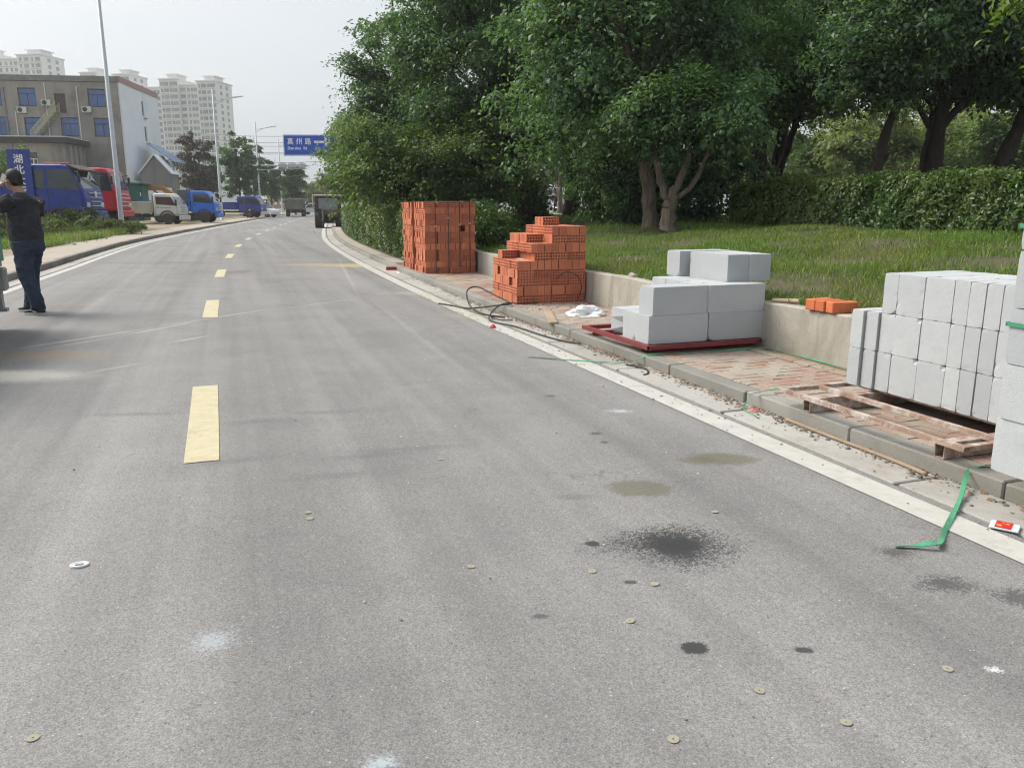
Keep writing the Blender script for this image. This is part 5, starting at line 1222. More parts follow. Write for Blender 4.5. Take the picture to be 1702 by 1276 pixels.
lamp_post('nearest street lamp post, rising out of frame from the weeds', 40.0, -6.75, 12.6)
lamp_post('street lamp post between the blue pickup and the magnolia', 76, -6.55, 11.5)
lamp_post('third street lamp post beside the traffic signal mast', 108, -5.9, 11.8)
lamp_post('fourth street lamp post behind the blue sign', 138, -5.0, 11.9)
lamp_post('farthest street lamp post at the end of the road', 215, -3.5, 12.0)
# traffic signal mast over the road
x, y = CL(112, -7.2); mast = thing('signal_mast', 'grey mast arm carrying three signal boxes over the road', 'signal mast', (x, y, .1), HD(112))
MB().lathe([(.3, 0), (.16, .1), (.12, 6.8), (0, 6.8)], 12).build('pole', M['galv'], mast, smooth=True)
MB().tube([(-.6, 0, 6.5), (7.6, 0, 6.6)], .09, 8).build('arm', M['galv'], mast); MB().tube([(0, 0, 5.9), (7.4, 0, 6.2)], .05, 6).build('arm_brace', M['galv'], mast)
for k in range(3):
    b_ = MB().box((4.2+k*1.25, -.1, 6.55), (1.15, .22, .55), None, .04).build('signal_box', M['ac'], mast)
    MB().box((4.2+k*1.25, -.23, 6.55), (.95, .03, .36)).build('signal_back', M['galv'], b_)
    MB().lathe([(0, 0), (.4, 0), (.4, .06), (0, .06)], 14, Tm(4.2+k*1.25, -.05, 6.8, 0, PI/2) @ Matrix.Diagonal((1, .45, 1, 1))).build('hood', M['galv'], b_)
# blue road sign
M['signblue'] = pm('blue sign sheeting', (.012, .07, .45), (.015, .08, .48), .6, .4, spec=.4)
M['signwhite'] = pm('white sign sheeting', (.8, .82, .84), rough=.4)
YS = 72.0
pA = D(470, 224, YS); pB = D(470, 259, YS); ppm = FPX/YS; SW, SH = 5.0, pA[2]-pB[2]
sg_ = thing('road_sign', 'blue overhead direction sign with white lettering and arrow', 'road sign', (pA[0], YS, pB[2]), R(2))
MB().box((SW/2, .03, SH/2), (SW, .06, SH), None, .01).build('panel', M['signblue'], sg_)
bd = MB()
for c_, z_ in (((SW/2, .05), 0), ((SW/2, SH-.05), 0)): bd.box((c_[0], -.004, c_[1]), (SW-.06, .006, .04))
for c_ in (.05, SW-.05): bd.box((c_, -.004, SH/2), (.04, .006, SH-.18))
bd.build('border', M['signwhite'], sg_)
def text_mesh(body, size, mat, name, sx=1.0, extrude=.004, shear=0, bold=.0):
    c = bpy.data.curves.new('t', 'FONT'); c.body = body; c.size = size; c.extrude = extrude; c.offset = bold
    o = bpy.data.objects.new('t', c); COL.objects.link(o); bpy.context.view_layer.update()
    me = bpy.data.meshes.new_from_object(o.evaluated_get(bpy.context.evaluated_depsgraph_get())); bpy.data.objects.remove(o)
    for v in me.vertices: v.co.x *= sx
    me.materials.clear(); me.materials.append(mat); me.name = name; return me
for k, ch in enumerate('真州路'):
    link('lettering', text_mesh(ch, .58, M['signwhite'], 'lettering', .95, .004, 0, .01), sg_, (.33+k*.76, -.008, .98), rot=(PI/2, 0, 0))
link('lettering', text_mesh('Zhen zhou   Rd.', .33, M['signwhite'], 'lettering', .8, .004, 0, .008), sg_, (.33, -.008, .52), rot=(PI/2, 0, 0))
ar = MB().prism([(0, -.1), (.9, -.1), (.9, -.42), (1.55, 0), (.9, .42), (.9, .1), (0, .1)], -.006, -.012, None, 0); o = ar.build('arrow', M['signwhite'], sg_, (2.65, 0, 1.15))
MB().tube([(.6, .12, SH*.3), (SW+.6, .12, SH*.3)], .07, 8).build('arm', M['galv'], sg_); MB().tube([(.6, .12, SH*.75), (SW+.6, .12, SH*.75)], .07, 8).build('arm', M['galv'], sg_)
MB().tube([(SW+.6, .12, -pB[2]), (SW+.6, .12, SH)], [.18, .14], 12).build('pole', M['galv'], sg_, smooth=True)
# power lines
M['wire'] = pm('power cable', (.12, .12, .13), rough=.6)
for k, (py, sag) in enumerate(((219, 1), (226, 1.5), (234, 1.2), (242, 1.5), (247, 1.2), (263, 1))):
    a, b = Vector(D(330, py+3, 185)), Vector(D(640, py-4, 175)); pts = [a.lerp(b, t/16)-Vector((0, 0, sag*4*(t/16)*(1-t/16))) for t in range(17)]
    tag(MB().tube(pts, .045, 5).build('power_line', M['wire']), 'thin power line across the sky, %s from the top' % ORD[k], 'power line', 'power lines across the sky')

# ------------------------------------------------------------------ vehicles
def paint(name, c, dirt=.35, rough=.32):
    t = NT(name); cc = t.mix(t.ramp(t.noise(1.8, 5, .65), .45, .8, 0, dirt), c, (.3, .27, .22))
    z_ = t.sep(t.gpos())[2]; cc = t.mix(t.ramp(t.math('ADD', z_, t.noise(4, 3)), 1.5, .7, 0, dirt*1.3), cc, (.27, .24, .19))
    t.col(cc).rough(t.ramp(t.noise(3, 3), .3, .7, rough, rough+.2)); return t.done(.5)
M['blue_truck'] = paint('deep blue cab paint', (.012, .038, .27), .12); M['red_truck'] = paint('red cab paint', (.45, .012, .025), .1)
M['silver_truck'] = paint('silver white cab paint', (.55, .56, .54), .25); M['bright_blue'] = paint('bright blue cab paint', (.015, .14, .6), .1); M['violet_blue'] = paint('violet blue cab paint', (.02, .03, .26), .12)
M['olive'] = paint('dusty olive paint', (.12, .13, .085), .5, .6); M['bedgrey'] = paint('dusty grey green bed', (.36, .36, .29), .5, .6); M['white_car'] = paint('white car paint', (.75, .76, .78), .1); M['green_truck'] = paint('green truck paint', (.03, .2, .13), .4)
M['tyre'] = pm('dusty tyre rubber', (.035, .034, .033), (.07, .065, .058), 6, .9); M['rim'] = pm('dusty wheel rim', (.25, .24, .22), (.16, .15, .13), 8, .7)
M['chassis'] = pm('dirty chassis', (.05, .045, .04), (.09, .08, .065), 5, .85); M['carglass'] = pm('vehicle glass', (.025, .032, .035), (.05, .06, .06), 1.5, .08, spec=.8)
M['headlight'] = pm('headlamp lens', (.6, .62, .62), (.45, .45, .44), 20, .15, spec=.7); M['orange'] = pm('excavator orange', (.5, .24, .05), (.4, .19, .05), 4, .6); M['chrome'] = pm('bright trim', (.55, .56, .57), rough=.25, metal=.7)
_wh = {}
def wheel(T, x, y, r, w_, side):
    k = (round(r, 2), round(w_, 2))
    if k not in _wh:
        ty = MB().lathe([(r*.58, -w_/2), (r*.9, -w_/2), (r, -w_*.36), (r, w_*.36), (r*.9, w_/2), (r*.58, w_/2)], 22).mesh('tyre', M['tyre'], True)
        rm = MB().lathe([(0, w_*.1), (r*.2, w_*.12), (r*.24, w_*.3), (r*.3, w_*.3), (r*.36, w_*.1), (r*.55, w_*.3), (r*.6, w_*.4), (r*.6, -w_*.3), (0, -w_*.3)], 18)
        for q in range(6): rm.box((r*.44*math.cos(q*1.047), r*.44*math.sin(q*1.047), w_*.22), (r*.1, r*.1, w_*.15))
        _wh[k] = (ty, rm.mesh('rim', M['rim']))
    ty, rm = _wh[k]
    o = link('wheel', ty, T, (x, y, r), rot=(-side*PI/2, 0, 0)); link('rim', rm, o)
def cab_truck(label, x, y, rz, pm_, bed, Wd=2.2, Lc=1.9, Hc=2.5, zb=.75, Lb=4.2, bh=.6, bz=1.05, r=.46, bedmat=None, slope=.5, group='trucks parked on the dirt lot', dual=True, z=.12, headboard=0, visor=False, name='truck', crew=False, grill=True):
    """cab over truck; local +x is forward, origin under the front axle"""
    T = thing(name, label, 'truck', (x, y, z), rz, group); P = M[pm_]; hw = Wd/2
    f = Lc*.48; bk = f-Lc; zt = zb+(Hc-zb)
    zs = zb+(Hc-zb)*.47                               # sill of the windscreen
    prof = [(bk, zb), (f-.08, zb), (f, zb+.12), (f+.02, zb+(zs-zb)*.6), (f-.06, zs), (f-slope*.75, zt-.22), (f-slope*.75-.16, zt-.05), (f-slope*.75-.4, zt), (bk+.1, zt), (bk, zt-.12)]
    cb = MB().prism(prof, -hw, hw, None, .07).build('cab', P, T)
    # wheel arch cut is read as a dark lip
    for sd in (-1, 1):
        y_ = sd*(hw+.004)
        xw0, xw1 = bk+(.75 if crew or Lc > 1.8 else .2), f-.2
        win = [(xw0, zs+.06), (f-.18, zs-.02), (f-slope*.62-.1, zt-.26), (xw0, zt-.22)]
        MB().prism(win, y_-sd*.008, y_+sd*.012, None, 0).build('side_window', M['carglass'], T)
        if Lc > 1.8: MB().prism([(bk+.16, zs+.05), (xw0-.14, zs+.05), (xw0-.14, zt-.25), (bk+.16, zt-.25)], y_-sd*.008, y_+sd*.012).build('quarter_window', M['carglass'], T)
        seam = MB()
        for xx in (xw0-.07, f-.14): seam.box((xx, y_, (zb+zs)/2+.05), (.015, .012, zs-zb-.05))
        seam.box(((xw0+f)/2-.1, y_, zb+.1), (f-xw0-.1, .012, .015)); seam.build('door_seam', M['black'], T)
        MB().box((xw0+.12, sd*(hw+.02), zs-.14), (.16, .03, .045)).build('door_handle', M['black'], T)
        arc = [(math.cos(a)*(r+.16), r+math.sin(a)*(r+.16)) for a in [PI*k/10 for k in range(11)]]; arc2 = [(math.cos(a)*(r+.06), r+math.sin(a)*(r+.06)) for a in [PI*k/10 for k in range(10, -1, -1)]]
        MB().prism(arc+arc2, sd*(hw-.02), sd*(hw+.05)).build('mudguard', M['chassis'], T)
        MB().box((f-.02, sd*(hw-.28), zb+.32), (.1, .42, .26), None, .04).build('headlight', M['headlight'], T)
        m = MB().tube([(f-slope*.5, sd*hw, zt-.3), (f-.1, sd*(hw+.22), zt-.35)], .02, 5); m.box((f-.1, sd*(hw+.24), zt-.62), (.1, .18, .42), None, .03); m.build('mirror', M['black'], T)
        wheel(T, 0, sd*(hw-.1), r, .26, sd); wheel(T, -Lb-.0+.7-Lc*.15, sd*(hw-.16), r, .34 if dual else .24, sd)
    a = Vector((f-.06, 0, zs)); b = Vector((f-slope*.75, 0, zt-.22)); d_ = b-a; nrm = Vector((d_.z, 0, -d_.x)).normalized(); q = []
    for tt, yy in ((.06, -hw+.14), (.06, hw-.14), (.97, hw-.2), (.97, -hw+.2)): q.append(tuple(a+d_*tt+nrm*.012+Vector((0, yy, 0))))
    MB().add(q+[tuple(Vector(p)-nrm*.02) for p in q], [(0, 1, 2, 3), (7, 6, 5, 4), (0, 4, 5, 1), (1, 5, 6, 2), (2, 6, 7, 3), (3, 7, 4, 0)]).build('windscreen', M['carglass'], T)
    if grill:
        for k in range(4): MB().box((f+.03, 0, zb+.28+k*(zs-zb)*.19), (.05, Wd*(.5+.05*k), .05), None, .01).build('grille_bar', M['chrome'], T)
    MB().box((f+.04, 0, zb-.12), (.2, Wd*.98, .34), None, .05).build('bumper', P if pm_ in ('red_truck', 'blue_truck', 'bright_blue') else M['ac'], T)
    MB().box((-Lb*.5+.1, 0, r+.18), (Lb+f, .8, .18)).build('chassis', M['chassis'], T)
    if visor: MB().prism([(f-slope*.75-.15, zt-.1), (f-slope*.4+.1, zt-.28), (f-slope*.4+.12, zt-.22), (f-slope*.75-.2, zt+.02)], -hw+.05, hw-.05).build('sun_visor', M['chassis'], T)
    bm_ = bedmat or P; x1 = bk-.1; x0 = x1-Lb
    MB().box(((x0+x1)/2, 0, bz-.06), (Lb, Wd, .12)).build('bed_floor', bm_, T)
    for sd in (-1, 1):
        pn = MB().box(((x0+x1)/2, sd*(hw-.02), bz+bh/2+.001), (Lb, .05, bh)).build('bed_side', bm_, T)
        for k in range(5): MB().box((x0+.1+k*(Lb-.2)/4, sd*(hw+.025), bz+bh/2), (.07, .05, bh-.02)).build('stake', bm_, pn)
        MB().box(((x0+x1)/2, sd*(hw+.01), bz+bh+.02), (Lb+.02, .1, .05)).build('top_rail', M['frame_white'] if pm_ == 'silver_truck' else bm_, pn)
    MB().box((x0-.03, 0, bz+bh/2), (.05, Wd-.1, bh)).build('tailgate', bm_, T)
    hb = MB().box((x1+.03, 0, bz+(bh+headboard)/2), (.06, Wd-.1, bh+headboard)).build('headboard', bm_, T)
    return T, dict(f=f, bk=bk, hw=hw, zt=zt, zb=zb, zs=zs, x0=x0, x1=x1)
# big blue tipper nearest the man
t1, q1 = cab_truck('deep blue dump truck with white characters on its board, nearest the man', -20.55, 38.2, R(8), 'blue_truck', 1, 2.35, 2.25, 3.05, .95, 4.4, .9, 1.25, .52, slope=.66, visor=True, headboard=.7)
bo = MB().box((q1['x1']-.2, -q1['hw']-.12, 2.5), (.95, .06, 2.3)).build('sign_board', M['blue_truck'], t1)
for k, ch in enumerate('湖北大行'):
    link('lettering', text_mesh(ch, .42, M['signwhite'], 'lettering', 1, .004, 0, .008), t1, (q1['x1']-.42, -q1['hw']-.158, 3.1-k*.46), rot=(PI/2, 0, 0))
m = MB()
for k in range(5): m.box((q1['bk']-.02, -.2, 1.4+k*.3), (.1, 1.9, .05))
m.build('rack', M['chassis'], t1)
MB().box((-.3, -.2, 3.1), (1.2, .12, .09), None, .02).build('roof_bar', M['red_truck'], t1)
em = MB().lathe([(.08, 0), (.13, 0), (.13, .03), (.08, .03)], 14, Tm(q1['f']+.05, 0, 1.75, 0, 0, PI/2)); em.build('badge', M['signwhite'], t1)
t2, q2 = cab_truck('red truck cab half hidden behind the blue dump truck', -21.8, 43.8, R(8), 'red_truck', 1, 2.3, 2.2, 3.15, .95, 4.4, .7, 1.2, .52, slope=.4, bedmat=M['red_truck'])
t3, q3 = cab_truck('small silver truck with a dusty drop side bed', -23.4, 56.3, R(3), 'silver_truck', 1, 1.8, 1.7, 2.05, .55, 4.1, .6, .85, .38, slope=.62, bedmat=M['bedgrey'], headboard=.55, name='truck')
for k in range(4): MB().box((-.35+k*.18, -q3['hw']-.012, 1.1), (.09, .01, .05)).build('door_print', M['black'], t3)
t4, q4 = cab_truck('bright blue light truck beside the silver one', -22.9, 61.5, R(6), 'bright_blue', 1, 1.9, 1.75, 2.3, .65, 3.6, .6, .95, .42, slope=.6, headboard=.75)
m = MB()
for k in range(4): m.box((q4['x1']-.05, -.7+k*.45, 2.15), (.05, .05, .8))
m.box((q4['x1']-.05, 0, 2.55), (.06, 1.8, .06)); m.build('rack', M['chassis'], t4)
t5, q5 = cab_truck('violet blue pickup truck beyond the second lamp post', -27.3, 86.5, R(-2), 'violet_blue', 1, 1.95, 2.4, 2.2, .6, 4.2, .6, .95, .42, slope=.6, headboard=.5, grill=False)
# white van seen behind the blue pickup and the white car far off
def van(label, x, y, rz, L=4.6, Wd=1.75, H=1.8, mat='white_car', name='van', group=None):
    T = thing(name, label, 'van', (x, y, .02), rz, group); hw = Wd/2
    prof = [(-L/2, .35), (L/2-.1, .35), (L/2, .6), (L/2-.05, .85), (L/2-.75, 1.0), (L/2-1.4, H-.08), (L/2-1.7, H), (-L/2+.25, H), (-L/2+.02, .95)]
    MB().prism(prof, -hw, hw, None, .08).build('body', M[mat], T)
    for sd in (-1, 1):
        y_ = sd*(hw+.003); MB().prism([(-L/2+.3, 1.02), (L/2-.95, 1.02), (L/2-1.5, H-.18), (-L/2+.45, H-.18)], y_-sd*.008, y_+sd*.01).build('side_window', M['carglass'], T)
        for xx in (-L*.31, L*.31): wheel(T, xx, sd*(hw-.1), .32, .2, sd)
        MB().box((-L/2+.02, sd*(hw-.14), .85), (.06, .16, .26)).build('tail_light', M['red_truck'], T); MB().box((L/2-.06, sd*(hw-.3), .72), (.08, .35, .16), None, .03).build('headlight', M['headlight'], T)
    MB().prism([(-L/2+.01, 1.02), (-L/2+.2, H-.14), (-L/2+.17, H-.14), (-L/2-.02, 1.02)], -hw+.18, hw-.18).build('rear_window', M['carglass'], T)
    a = Vector((L/2-.78, 0, 1.02)); b = Vector((L/2-1.38, 0, H-.1)); q = [tuple(a+Vector((.02, s_*(hw-.15), 0))) for s_ in (-1, 1)]+[tuple(b+Vector((.02, s_*(hw-.2), 0))) for s_ in (1, -1)]
    MB().add(q+[(p[0]-.05, p[1], p[2]-.03) for p in q], [(0, 1, 2, 3), (7, 6, 5, 4), (0, 4, 5, 1), (1, 5, 6, 2), (2, 6, 7, 3), (3, 7, 4, 0)]).build('windscreen', M['carglass'], T)
    return T
van('white van nosing out behind the violet blue pickup', -29.3, 95, R(-12), 4.4, 1.7, 1.85)
van('white car far down the road beyond the olive truck', -30.6, 128, R(180), 4.8, 1.85, 1.75)
van('white car behind the tractor on the right hand side', -12.6, 66, R(100), 4.4, 1.75, 1.5, 'white_car')
# olive flatbed truck seen from behind
t6, q6 = cab_truck('olive grey flatbed truck driving away on the left lane', -28.4, 108, R(102), 'olive', 1, 2.2, 1.9, 2.3, .7, 4.6, .7, 1.0, .45, slope=.45, group=None, z=0)
# tractor three wheeler on the right kerb
def tractor(x, y, rz):
    T = thing('tractor', 'dark cabbed farm tractor parked at the right kerb', 'tractor', (x, y, 0), rz)
    mt = M['chassis']
    MB().prism([(-.78, .5), (.78, .5), (.8, 1.1), (.78, 1.85), (.7, 1.92), (-.7, 1.92), (-.78, 1.85), (-.8, 1.1)], -.1, 1.3, None, .03).build('cab_shell', M['chassis'], T)
    MB().box((0, .1, .68), (1.0, .9, .8), None, .05).build('rear_body', M['chassis'], T)
    MB().box((.3, -.25, .55), (.9, .5, .5), None, .06).build('gearbox', M['black'], T)
    MB().box((-.45, -.14, .85), (.5, .05, .35), None, .02).build('tool_box', M['rim'], T)
    MB().box((0, .5, 1.97), (1.66, 1.55, .1), None, .04).build('roof', pm('cream roof', (.55, .5, .38), (.45, .41, .3), 4, .7), T)
    MB().box((0, -.12, 1.45), (1.15, .03, .72), None, .01).build('rear_window', pm('grimy glass', (.2, .22, .235), (.26, .28, .29), 4, .25), T)
    MB().box((-.9, .55, 1.65), (.08, 1.1, .75), None, .02).build('side_curtain', pm('cream canvas', (.58, .5, .33), (.5, .42, .28), 3, .8), T)
    for sd in (-1, 1):
        o = link('wheel', MB().lathe([(.3, -.22), (.55, -.22), (.6, -.17), (.6, .17), (.55, .22), (.3, .22)], 24).mesh('tyre', M['tyre'], True), T, (sd*.62, .05, .6), rot=(0, PI/2, 0))
        MB().lathe([(0, -.06), (.3, -.1), (.32, .1), (0, .06)], 16).build('rim', M['rim'], o)
        o = link('wheel', MB().lathe([(.16, -.1), (.33, -.1), (.35, -.07), (.35, .07), (.33, .1), (.16, .1)], 20).mesh('tyre', M['tyre'], True), T, (sd*.6, 1.75, .35), rot=(0, PI/2, 0))
        MB().box((sd*.7, -.05, 1.16), (.36, .9, .06), None, .02).build('mudguard', mt, T)
    MB().box((0, 1.6, .9), (.6, 1.3, .6), None, .08).build('engine_hood', M['red_truck'], T)
    MB().box((.25, -.45, .85), (.7, .5, .4), None, .05).build('rear_hitch_box', pm('rusty hitch', (.16, .07, .055), (.1, .06, .05), 6, .9), T)
    m = MB().tube([(-.35, -.2, .5), (-.35, -1.0, .32), (.35, -1.0, .32), (.35, -.2, .5)], .05, 6); m.box((-.35, -.55, .7), (.12, .3, .7)); m.tube([(.1, -.2, 1.0), (.05, -.8, .5)], .04, 6); m.build('linkage', M['rim'], T)
    o = link('wheel', MB().lathe([(.12, -.07), (.27, -.07), (.28, .07), (.12, .07)], 18).mesh('tyre', M['tyre'], True), T, (-.35, -.95, .28), rot=(0, PI/2, 0))
tx, ty = G(546, 379)[:2]; tractor(tx, ty+.2, HD(50))
# excavator with a folded orange boom behind the silver truck
ex = thing('excavator', 'small orange excavator with folded boom behind the silver truck', 'excavator', (-28.6, 66, .1), R(4))
def beam(m, a, b, w0, w1, th):
    a, b = Vector(a), Vector(b); d = (b-a).normalized(); n = Vector((-d.z, 0, d.x))
    m.loft([[tuple(p+n*w/2*i+Vector((0, th/2*j, 0))) for i, j in ((-1, -1), (1, -1), (1, 1), (-1, 1))] for p, w in ((a, w0), (a.lerp(b, .5), max(w0, w1)*1.25), (b, w1))])
m = MB(); beam(m, (2.0, 0, 1.6), (.6, 0, 2.6), .3, .34, .25); beam(m, (.6, 0, 2.6), (-2.4, 0, 2.75), .34, .26, .25); m.build('boom', M['orange'], ex)
m = MB(); beam(m, (-2.45, 0, 2.8), (-1.85, 0, 1.1), .3, .18, .2); m.build('stick', M['orange'], ex)
MB().prism([(-2.1, 1.1), (-1.6, 1.1), (-1.4, .6), (-1.8, .35), (-2.2, .6)], -.3, .3).build('bucket', M['chassis'], ex)
MB().tube([(1.4, .16, 1.3), (-.4, .16, 2.6)], .06, 6).build('ram', M['black'], ex)
MB().box((2.6, 0, 1.2), (1.9, 1.7, .8), None, .1).build('house', M['orange'], ex); MB().box((2.4, -.35, 2.0), (1.1, .8, 1.0), None, .06).build('cab', M['carglass'], ex)
for sd in (-1, 1): MB().prism([(1.2, .1), (3.8, .1), (4.1, .35), (3.8, .65), (1.2, .65), (.9, .35)], sd*.6, sd*1.0).build('track', M['tyre'], ex)
# green transformer kiosk
kx = thing('transformer_kiosk', 'dark green electrical kiosk behind the lamp post', 'kiosk', (-31.0, 64, .1), R(12))
M['kioskgreen'] = pm('kiosk green', (.015, .09, .065), (.02, .11, .08), 2, .6)
MB().box((0, 0, 1.45), (4.6, 2.2, 2.7), None, .03).build('cabinet', M['kioskgreen'], kx)
MB().box((0, 0, 2.92), (5.0, 2.6, .18), None, .04).build('roof', M['kioskgreen'], kx); MB().box((.5, 0, 3.06), (2.6, 1.6, .12)).build('roof_vent', M['ac'], kx)
for k in range(4):
    d_ = MB().box((-1.7+k*1.13, -1.12, 1.4), (1.05, .04, 2.3), None, .01).build('door', M['kioskgreen'], kx)
    for q in (.6, 1.4, 2.1): MB().box((-1.7+k*1.13+.5, -1.15, q), (.06, .03, .28)).build('hinge', M['signwhite'], d_)
MB().prism([(-.2, 0), (.2, 0), (0, .36)], -1.16, -1.145).build('warning_mark', M['yprint'], kx, (-.57, 0, 1.3))
# motorcycles and scooters
def scooter(label, x, y, rz, mat, z=0.0, rider=None, name='scooter', group='two wheelers', cat='scooter'):
    T = thing(name, label, cat, (x, y, z), rz, group)
    for xx in (-.62, .62):
        o = link('wheel', MB().lathe([(.15, -.05), (.25, -.05), (.27, 0), (.25, .05), (.15, .05)], 18).mesh('tyre', M['tyre'], True), T, (xx, 0, .27), rot=(PI/2, 0, 0))
        MB().lathe([(0, -.03), (.16, -.03), (.16, .03), (0, .03)], 12).build('rim', M['rim'], o)
    MB().prism([(-.8, .5), (-.2, .45), (-.1, .3), (.3, .3), (.42, .85), (.5, .9), (.52, .7), (.4, .22), (-.3, .22), (-.6, .3)], -.16, .16, None, .04).build('body', mat, T)
    MB().prism([(-.85, .62), (-.15, .6), (-.1, .72), (-.5, .76), (-.85, .8)], -.13, .13, None, .03).build('seat', M['black'], T)
    m = MB().tube([(.62, 0, .27), (.5, 0, .75), (.42, 0, 1.0)], .035, 6); m.tube([(.4, -.32, 1.04), (.42, 0, 1.0), (.4, .32, 1.04)], .018, 6); m.build('handlebar', M['black'], T)
    for sd in (-1, 1): MB().tube([(.42, sd*.26, 1.03), (.4, sd*.32, 1.22)], .012, 5).box((.4, sd*.34, 1.24), (.02, .12, .08)).build('mirror', M['black'], T)
    MB().box((.56, 0, .82), (.08, .18, .14), None, .03).build('headlight', M['headlight'], T)
    MB().box((-.95, 0, .8), (.3, .3, .26), None, .03).build('rear_box', M['black'], T)
    return T
mx, my = G(433, 364)[:2]; scooter('dark motorcycle parked at the kerb beside the violet blue pickup', mx-1.2, my, R(-60), M['chassis'], .1, name='motorcycle', cat='motorcycle')
mx, my = G(443, 362)[:2]; scooter('white scooter leaning beside the parked motorcycle', mx-1.0, my+3, R(-75), M['white_car'], .1)
scooter('white scooter ridden along the path behind the trees', D(928, 350, 45)[0], 45, R(-75), M['white_car'], .985)
scooter('blue scooter in the cluster beyond the tractor', -11.4, 60, R(110), M['bright_blue'], 0.0)
scooter('black scooter in the cluster beyond the tractor', -13.3, 72, R(80), M['black'], 0.0)
scooter('dark motorcycle behind the olive truck', -26.4, 112, R(100), M['black'], 0.0, name='motorcycle', cat='motorcycle')
# red and white banner on the far verge, white fence
x, y = CL(150, -9); bn = thing('banner', 'red lettered banner board on the far verge', 'banner', (x, y, .1), R(8))
MB().box((0, 0, 1.6), (9, .08, 1.6)).build('board', M['red_paint'], bn)
for q in (-4, 0, 4): MB().box((q, .1, .8), (.1, .1, 1.6)).build('post', M['galv'], bn)
for k in range(7): MB().box((-3.4+k*1.1, -.05, 1.7), (.6, .02, .6)).build('lettering', M['signwhite'], bn)
# railing along the far path
fr = thing('railing', 'pale metal railing beside the path behind the trees', 'railing', (D(890, 345, 52)[0], 52, .95), R(-20))
for q in (.25, .55, .85): MB().tube([(-3, 0, q+.5), (3, 0, q)], .03, 5).build('rail', M['galv'], fr)
for q in range(5): MB().box((-3+q*1.5, 0, .5), (.06, .06, 1.2)).build('post', M['galv'], fr)
# ------------------------------------------------------------------ lorry at the frame edge
lt = thing('lorry', 'rear corner of a green lorry with a grey tailboard beside the man', 'truck', (-6.44, 8.2, 0), R(-70))
# local +x forward; the rear end faces the man
M['greytail'] = pm('dusty grey steel', (.36, .37, .36), (.28, .29, .28), 3, .65, .2, 30, c3=(.2, .19, .17), s3=1.5)
MB().box((.75, 0, .74), (2.3, 2.0, .08)).build('bed_floor', M['greytail'], lt)
for sd in (-1, 1):
    MB().box((.75, sd*1.0, .98), (2.3, .05, .44)).build('bed_side', M['green_truck'], lt)
    wheel(lt, .55, sd*.82, .33, .26, sd); wheel(lt, 2.75, sd*.82, .33, .22, sd)
MB().box((-.38, 0, .98), (.05, 1.9, .44)).build('tailgate', M['green_truck'], lt)
bp = MB().box((-.4, 0, .56), (.14, 2.06, .26), None, .02).build('tail_beam', M['greytail'], lt)
for k in range(14): MB().box((-.4, -.93+k*.143, .33), (.1, .07, .2)).build('guard_bar', M['greytail'], lt)
MB().box((-.4, 0, .22), (.12, 2.0, .04)).build('guard_rail', M['greytail'], lt)
MB().box((1.3, 0, .6), (3.2, .7, .16)).build('chassis', M['chassis'], lt)
MB().prism([(2.1, .5), (3.2, .5), (3.3, .95), (3.0, 1.5), (2.1, 1.5)], -.95, .95, None, .06).build('cab', M['green_truck'], lt)
for sd in (-1, 1): MB().prism([(2.25, 1.02), (3.05, .98), (2.9, 1.4), (2.25, 1.4)], sd*.955, sd*.965).build('side_window', M['carglass'], lt)

# ------------------------------------------------------------------ the man on the phone
M['skin'] = pm('skin', (.34, .19, .125), (.29, .155, .1), 8, .55, spec=.4)
M['tee'] = pm('charcoal cotton', (.021, .021, .027), (.034, .034, .04), 6, .9, 1.0, 14, bdist=.03)
M['denim'] = pm('dark denim', (.016, .026, .05), (.034, .048, .076), 5, .9, 1.0, 11, bdist=.03)
M['hair'] = pm('black hair', (.012, .01, .009), (.02, .017, .015), 40, .6, .6, 60)
M['shoe'] = pm('black shoe', (.02, .02, .022), (.035, .035, .037), 15, .6); M['sole'] = pm('pale shoe sole', (.5, .5, .49), (.4, .4, .39), 10, .7)
man = thing('person', 'person in charcoal shirt and dark jeans holding a phone to the ear', 'person', (-6.12, 10.25, 0), R(164))
def ell(c, rx, ry, ax=None, n=16, tilt=0.0):
    return [(c[0]+rx*math.cos(a)+0, c[1]+ry*math.sin(a), c[2]+tilt*rx*math.cos(a)) for a in [2*PI*k/n for k in range(n)]]
def limb(m, pts, rs, n=14): m.tube([Vector(p) for p in pts], rs, n)
def remesh(o, vox, smooth=4):
    md = o.modifiers.new('join', 'REMESH'); md.mode = 'VOXEL'; md.voxel_size = vox; md.use_smooth_shade = True
    s_ = o.modifiers.new('soft', 'SMOOTH'); s_.iterations = smooth; s_.factor = .5; return o
# body: head, neck, torso core, arms, hands, legs in one skin
b = MB()
hc = Vector((.10, .0, 1.665))
b.ball(hc, (.098, .078, .118), 18, 14); b.ball(hc+Vector((.03, 0, -.055)), (.075, .062, .07), 14, 10)
b.ball(hc+Vector((.1, 0, -.012)), (.02, .014, .026), 8, 6); b.ball(hc+Vector((.088, 0, -.06)), (.016, .026, .012), 8, 6)
for sd in (-1, 1): b.ball(hc+Vector((-.005, sd*.078, -.01)), (.02, .012, .034), 8, 6); b.ball(hc+Vector((.083, sd*.03, .015)), (.014, .018, .01), 8, 6)
limb(b, [(.0, 0, 1.45), (.03, 0, 1.53), (.07, 0, 1.6)], [.07, .062, .06])
b.loft([ell((-.01, 0, .92), .12, .16), ell((.0, 0, 1.1), .14, .17), ell((.0, 0, 1.3), .13, .18), ell((-.01, 0, 1.44), .09, .17)])
L_sh, L_el, L_wr = Vector((-.03, .2, 1.43)), Vector((.13, .32, 1.26)), Vector((.19, .2, 1.545))
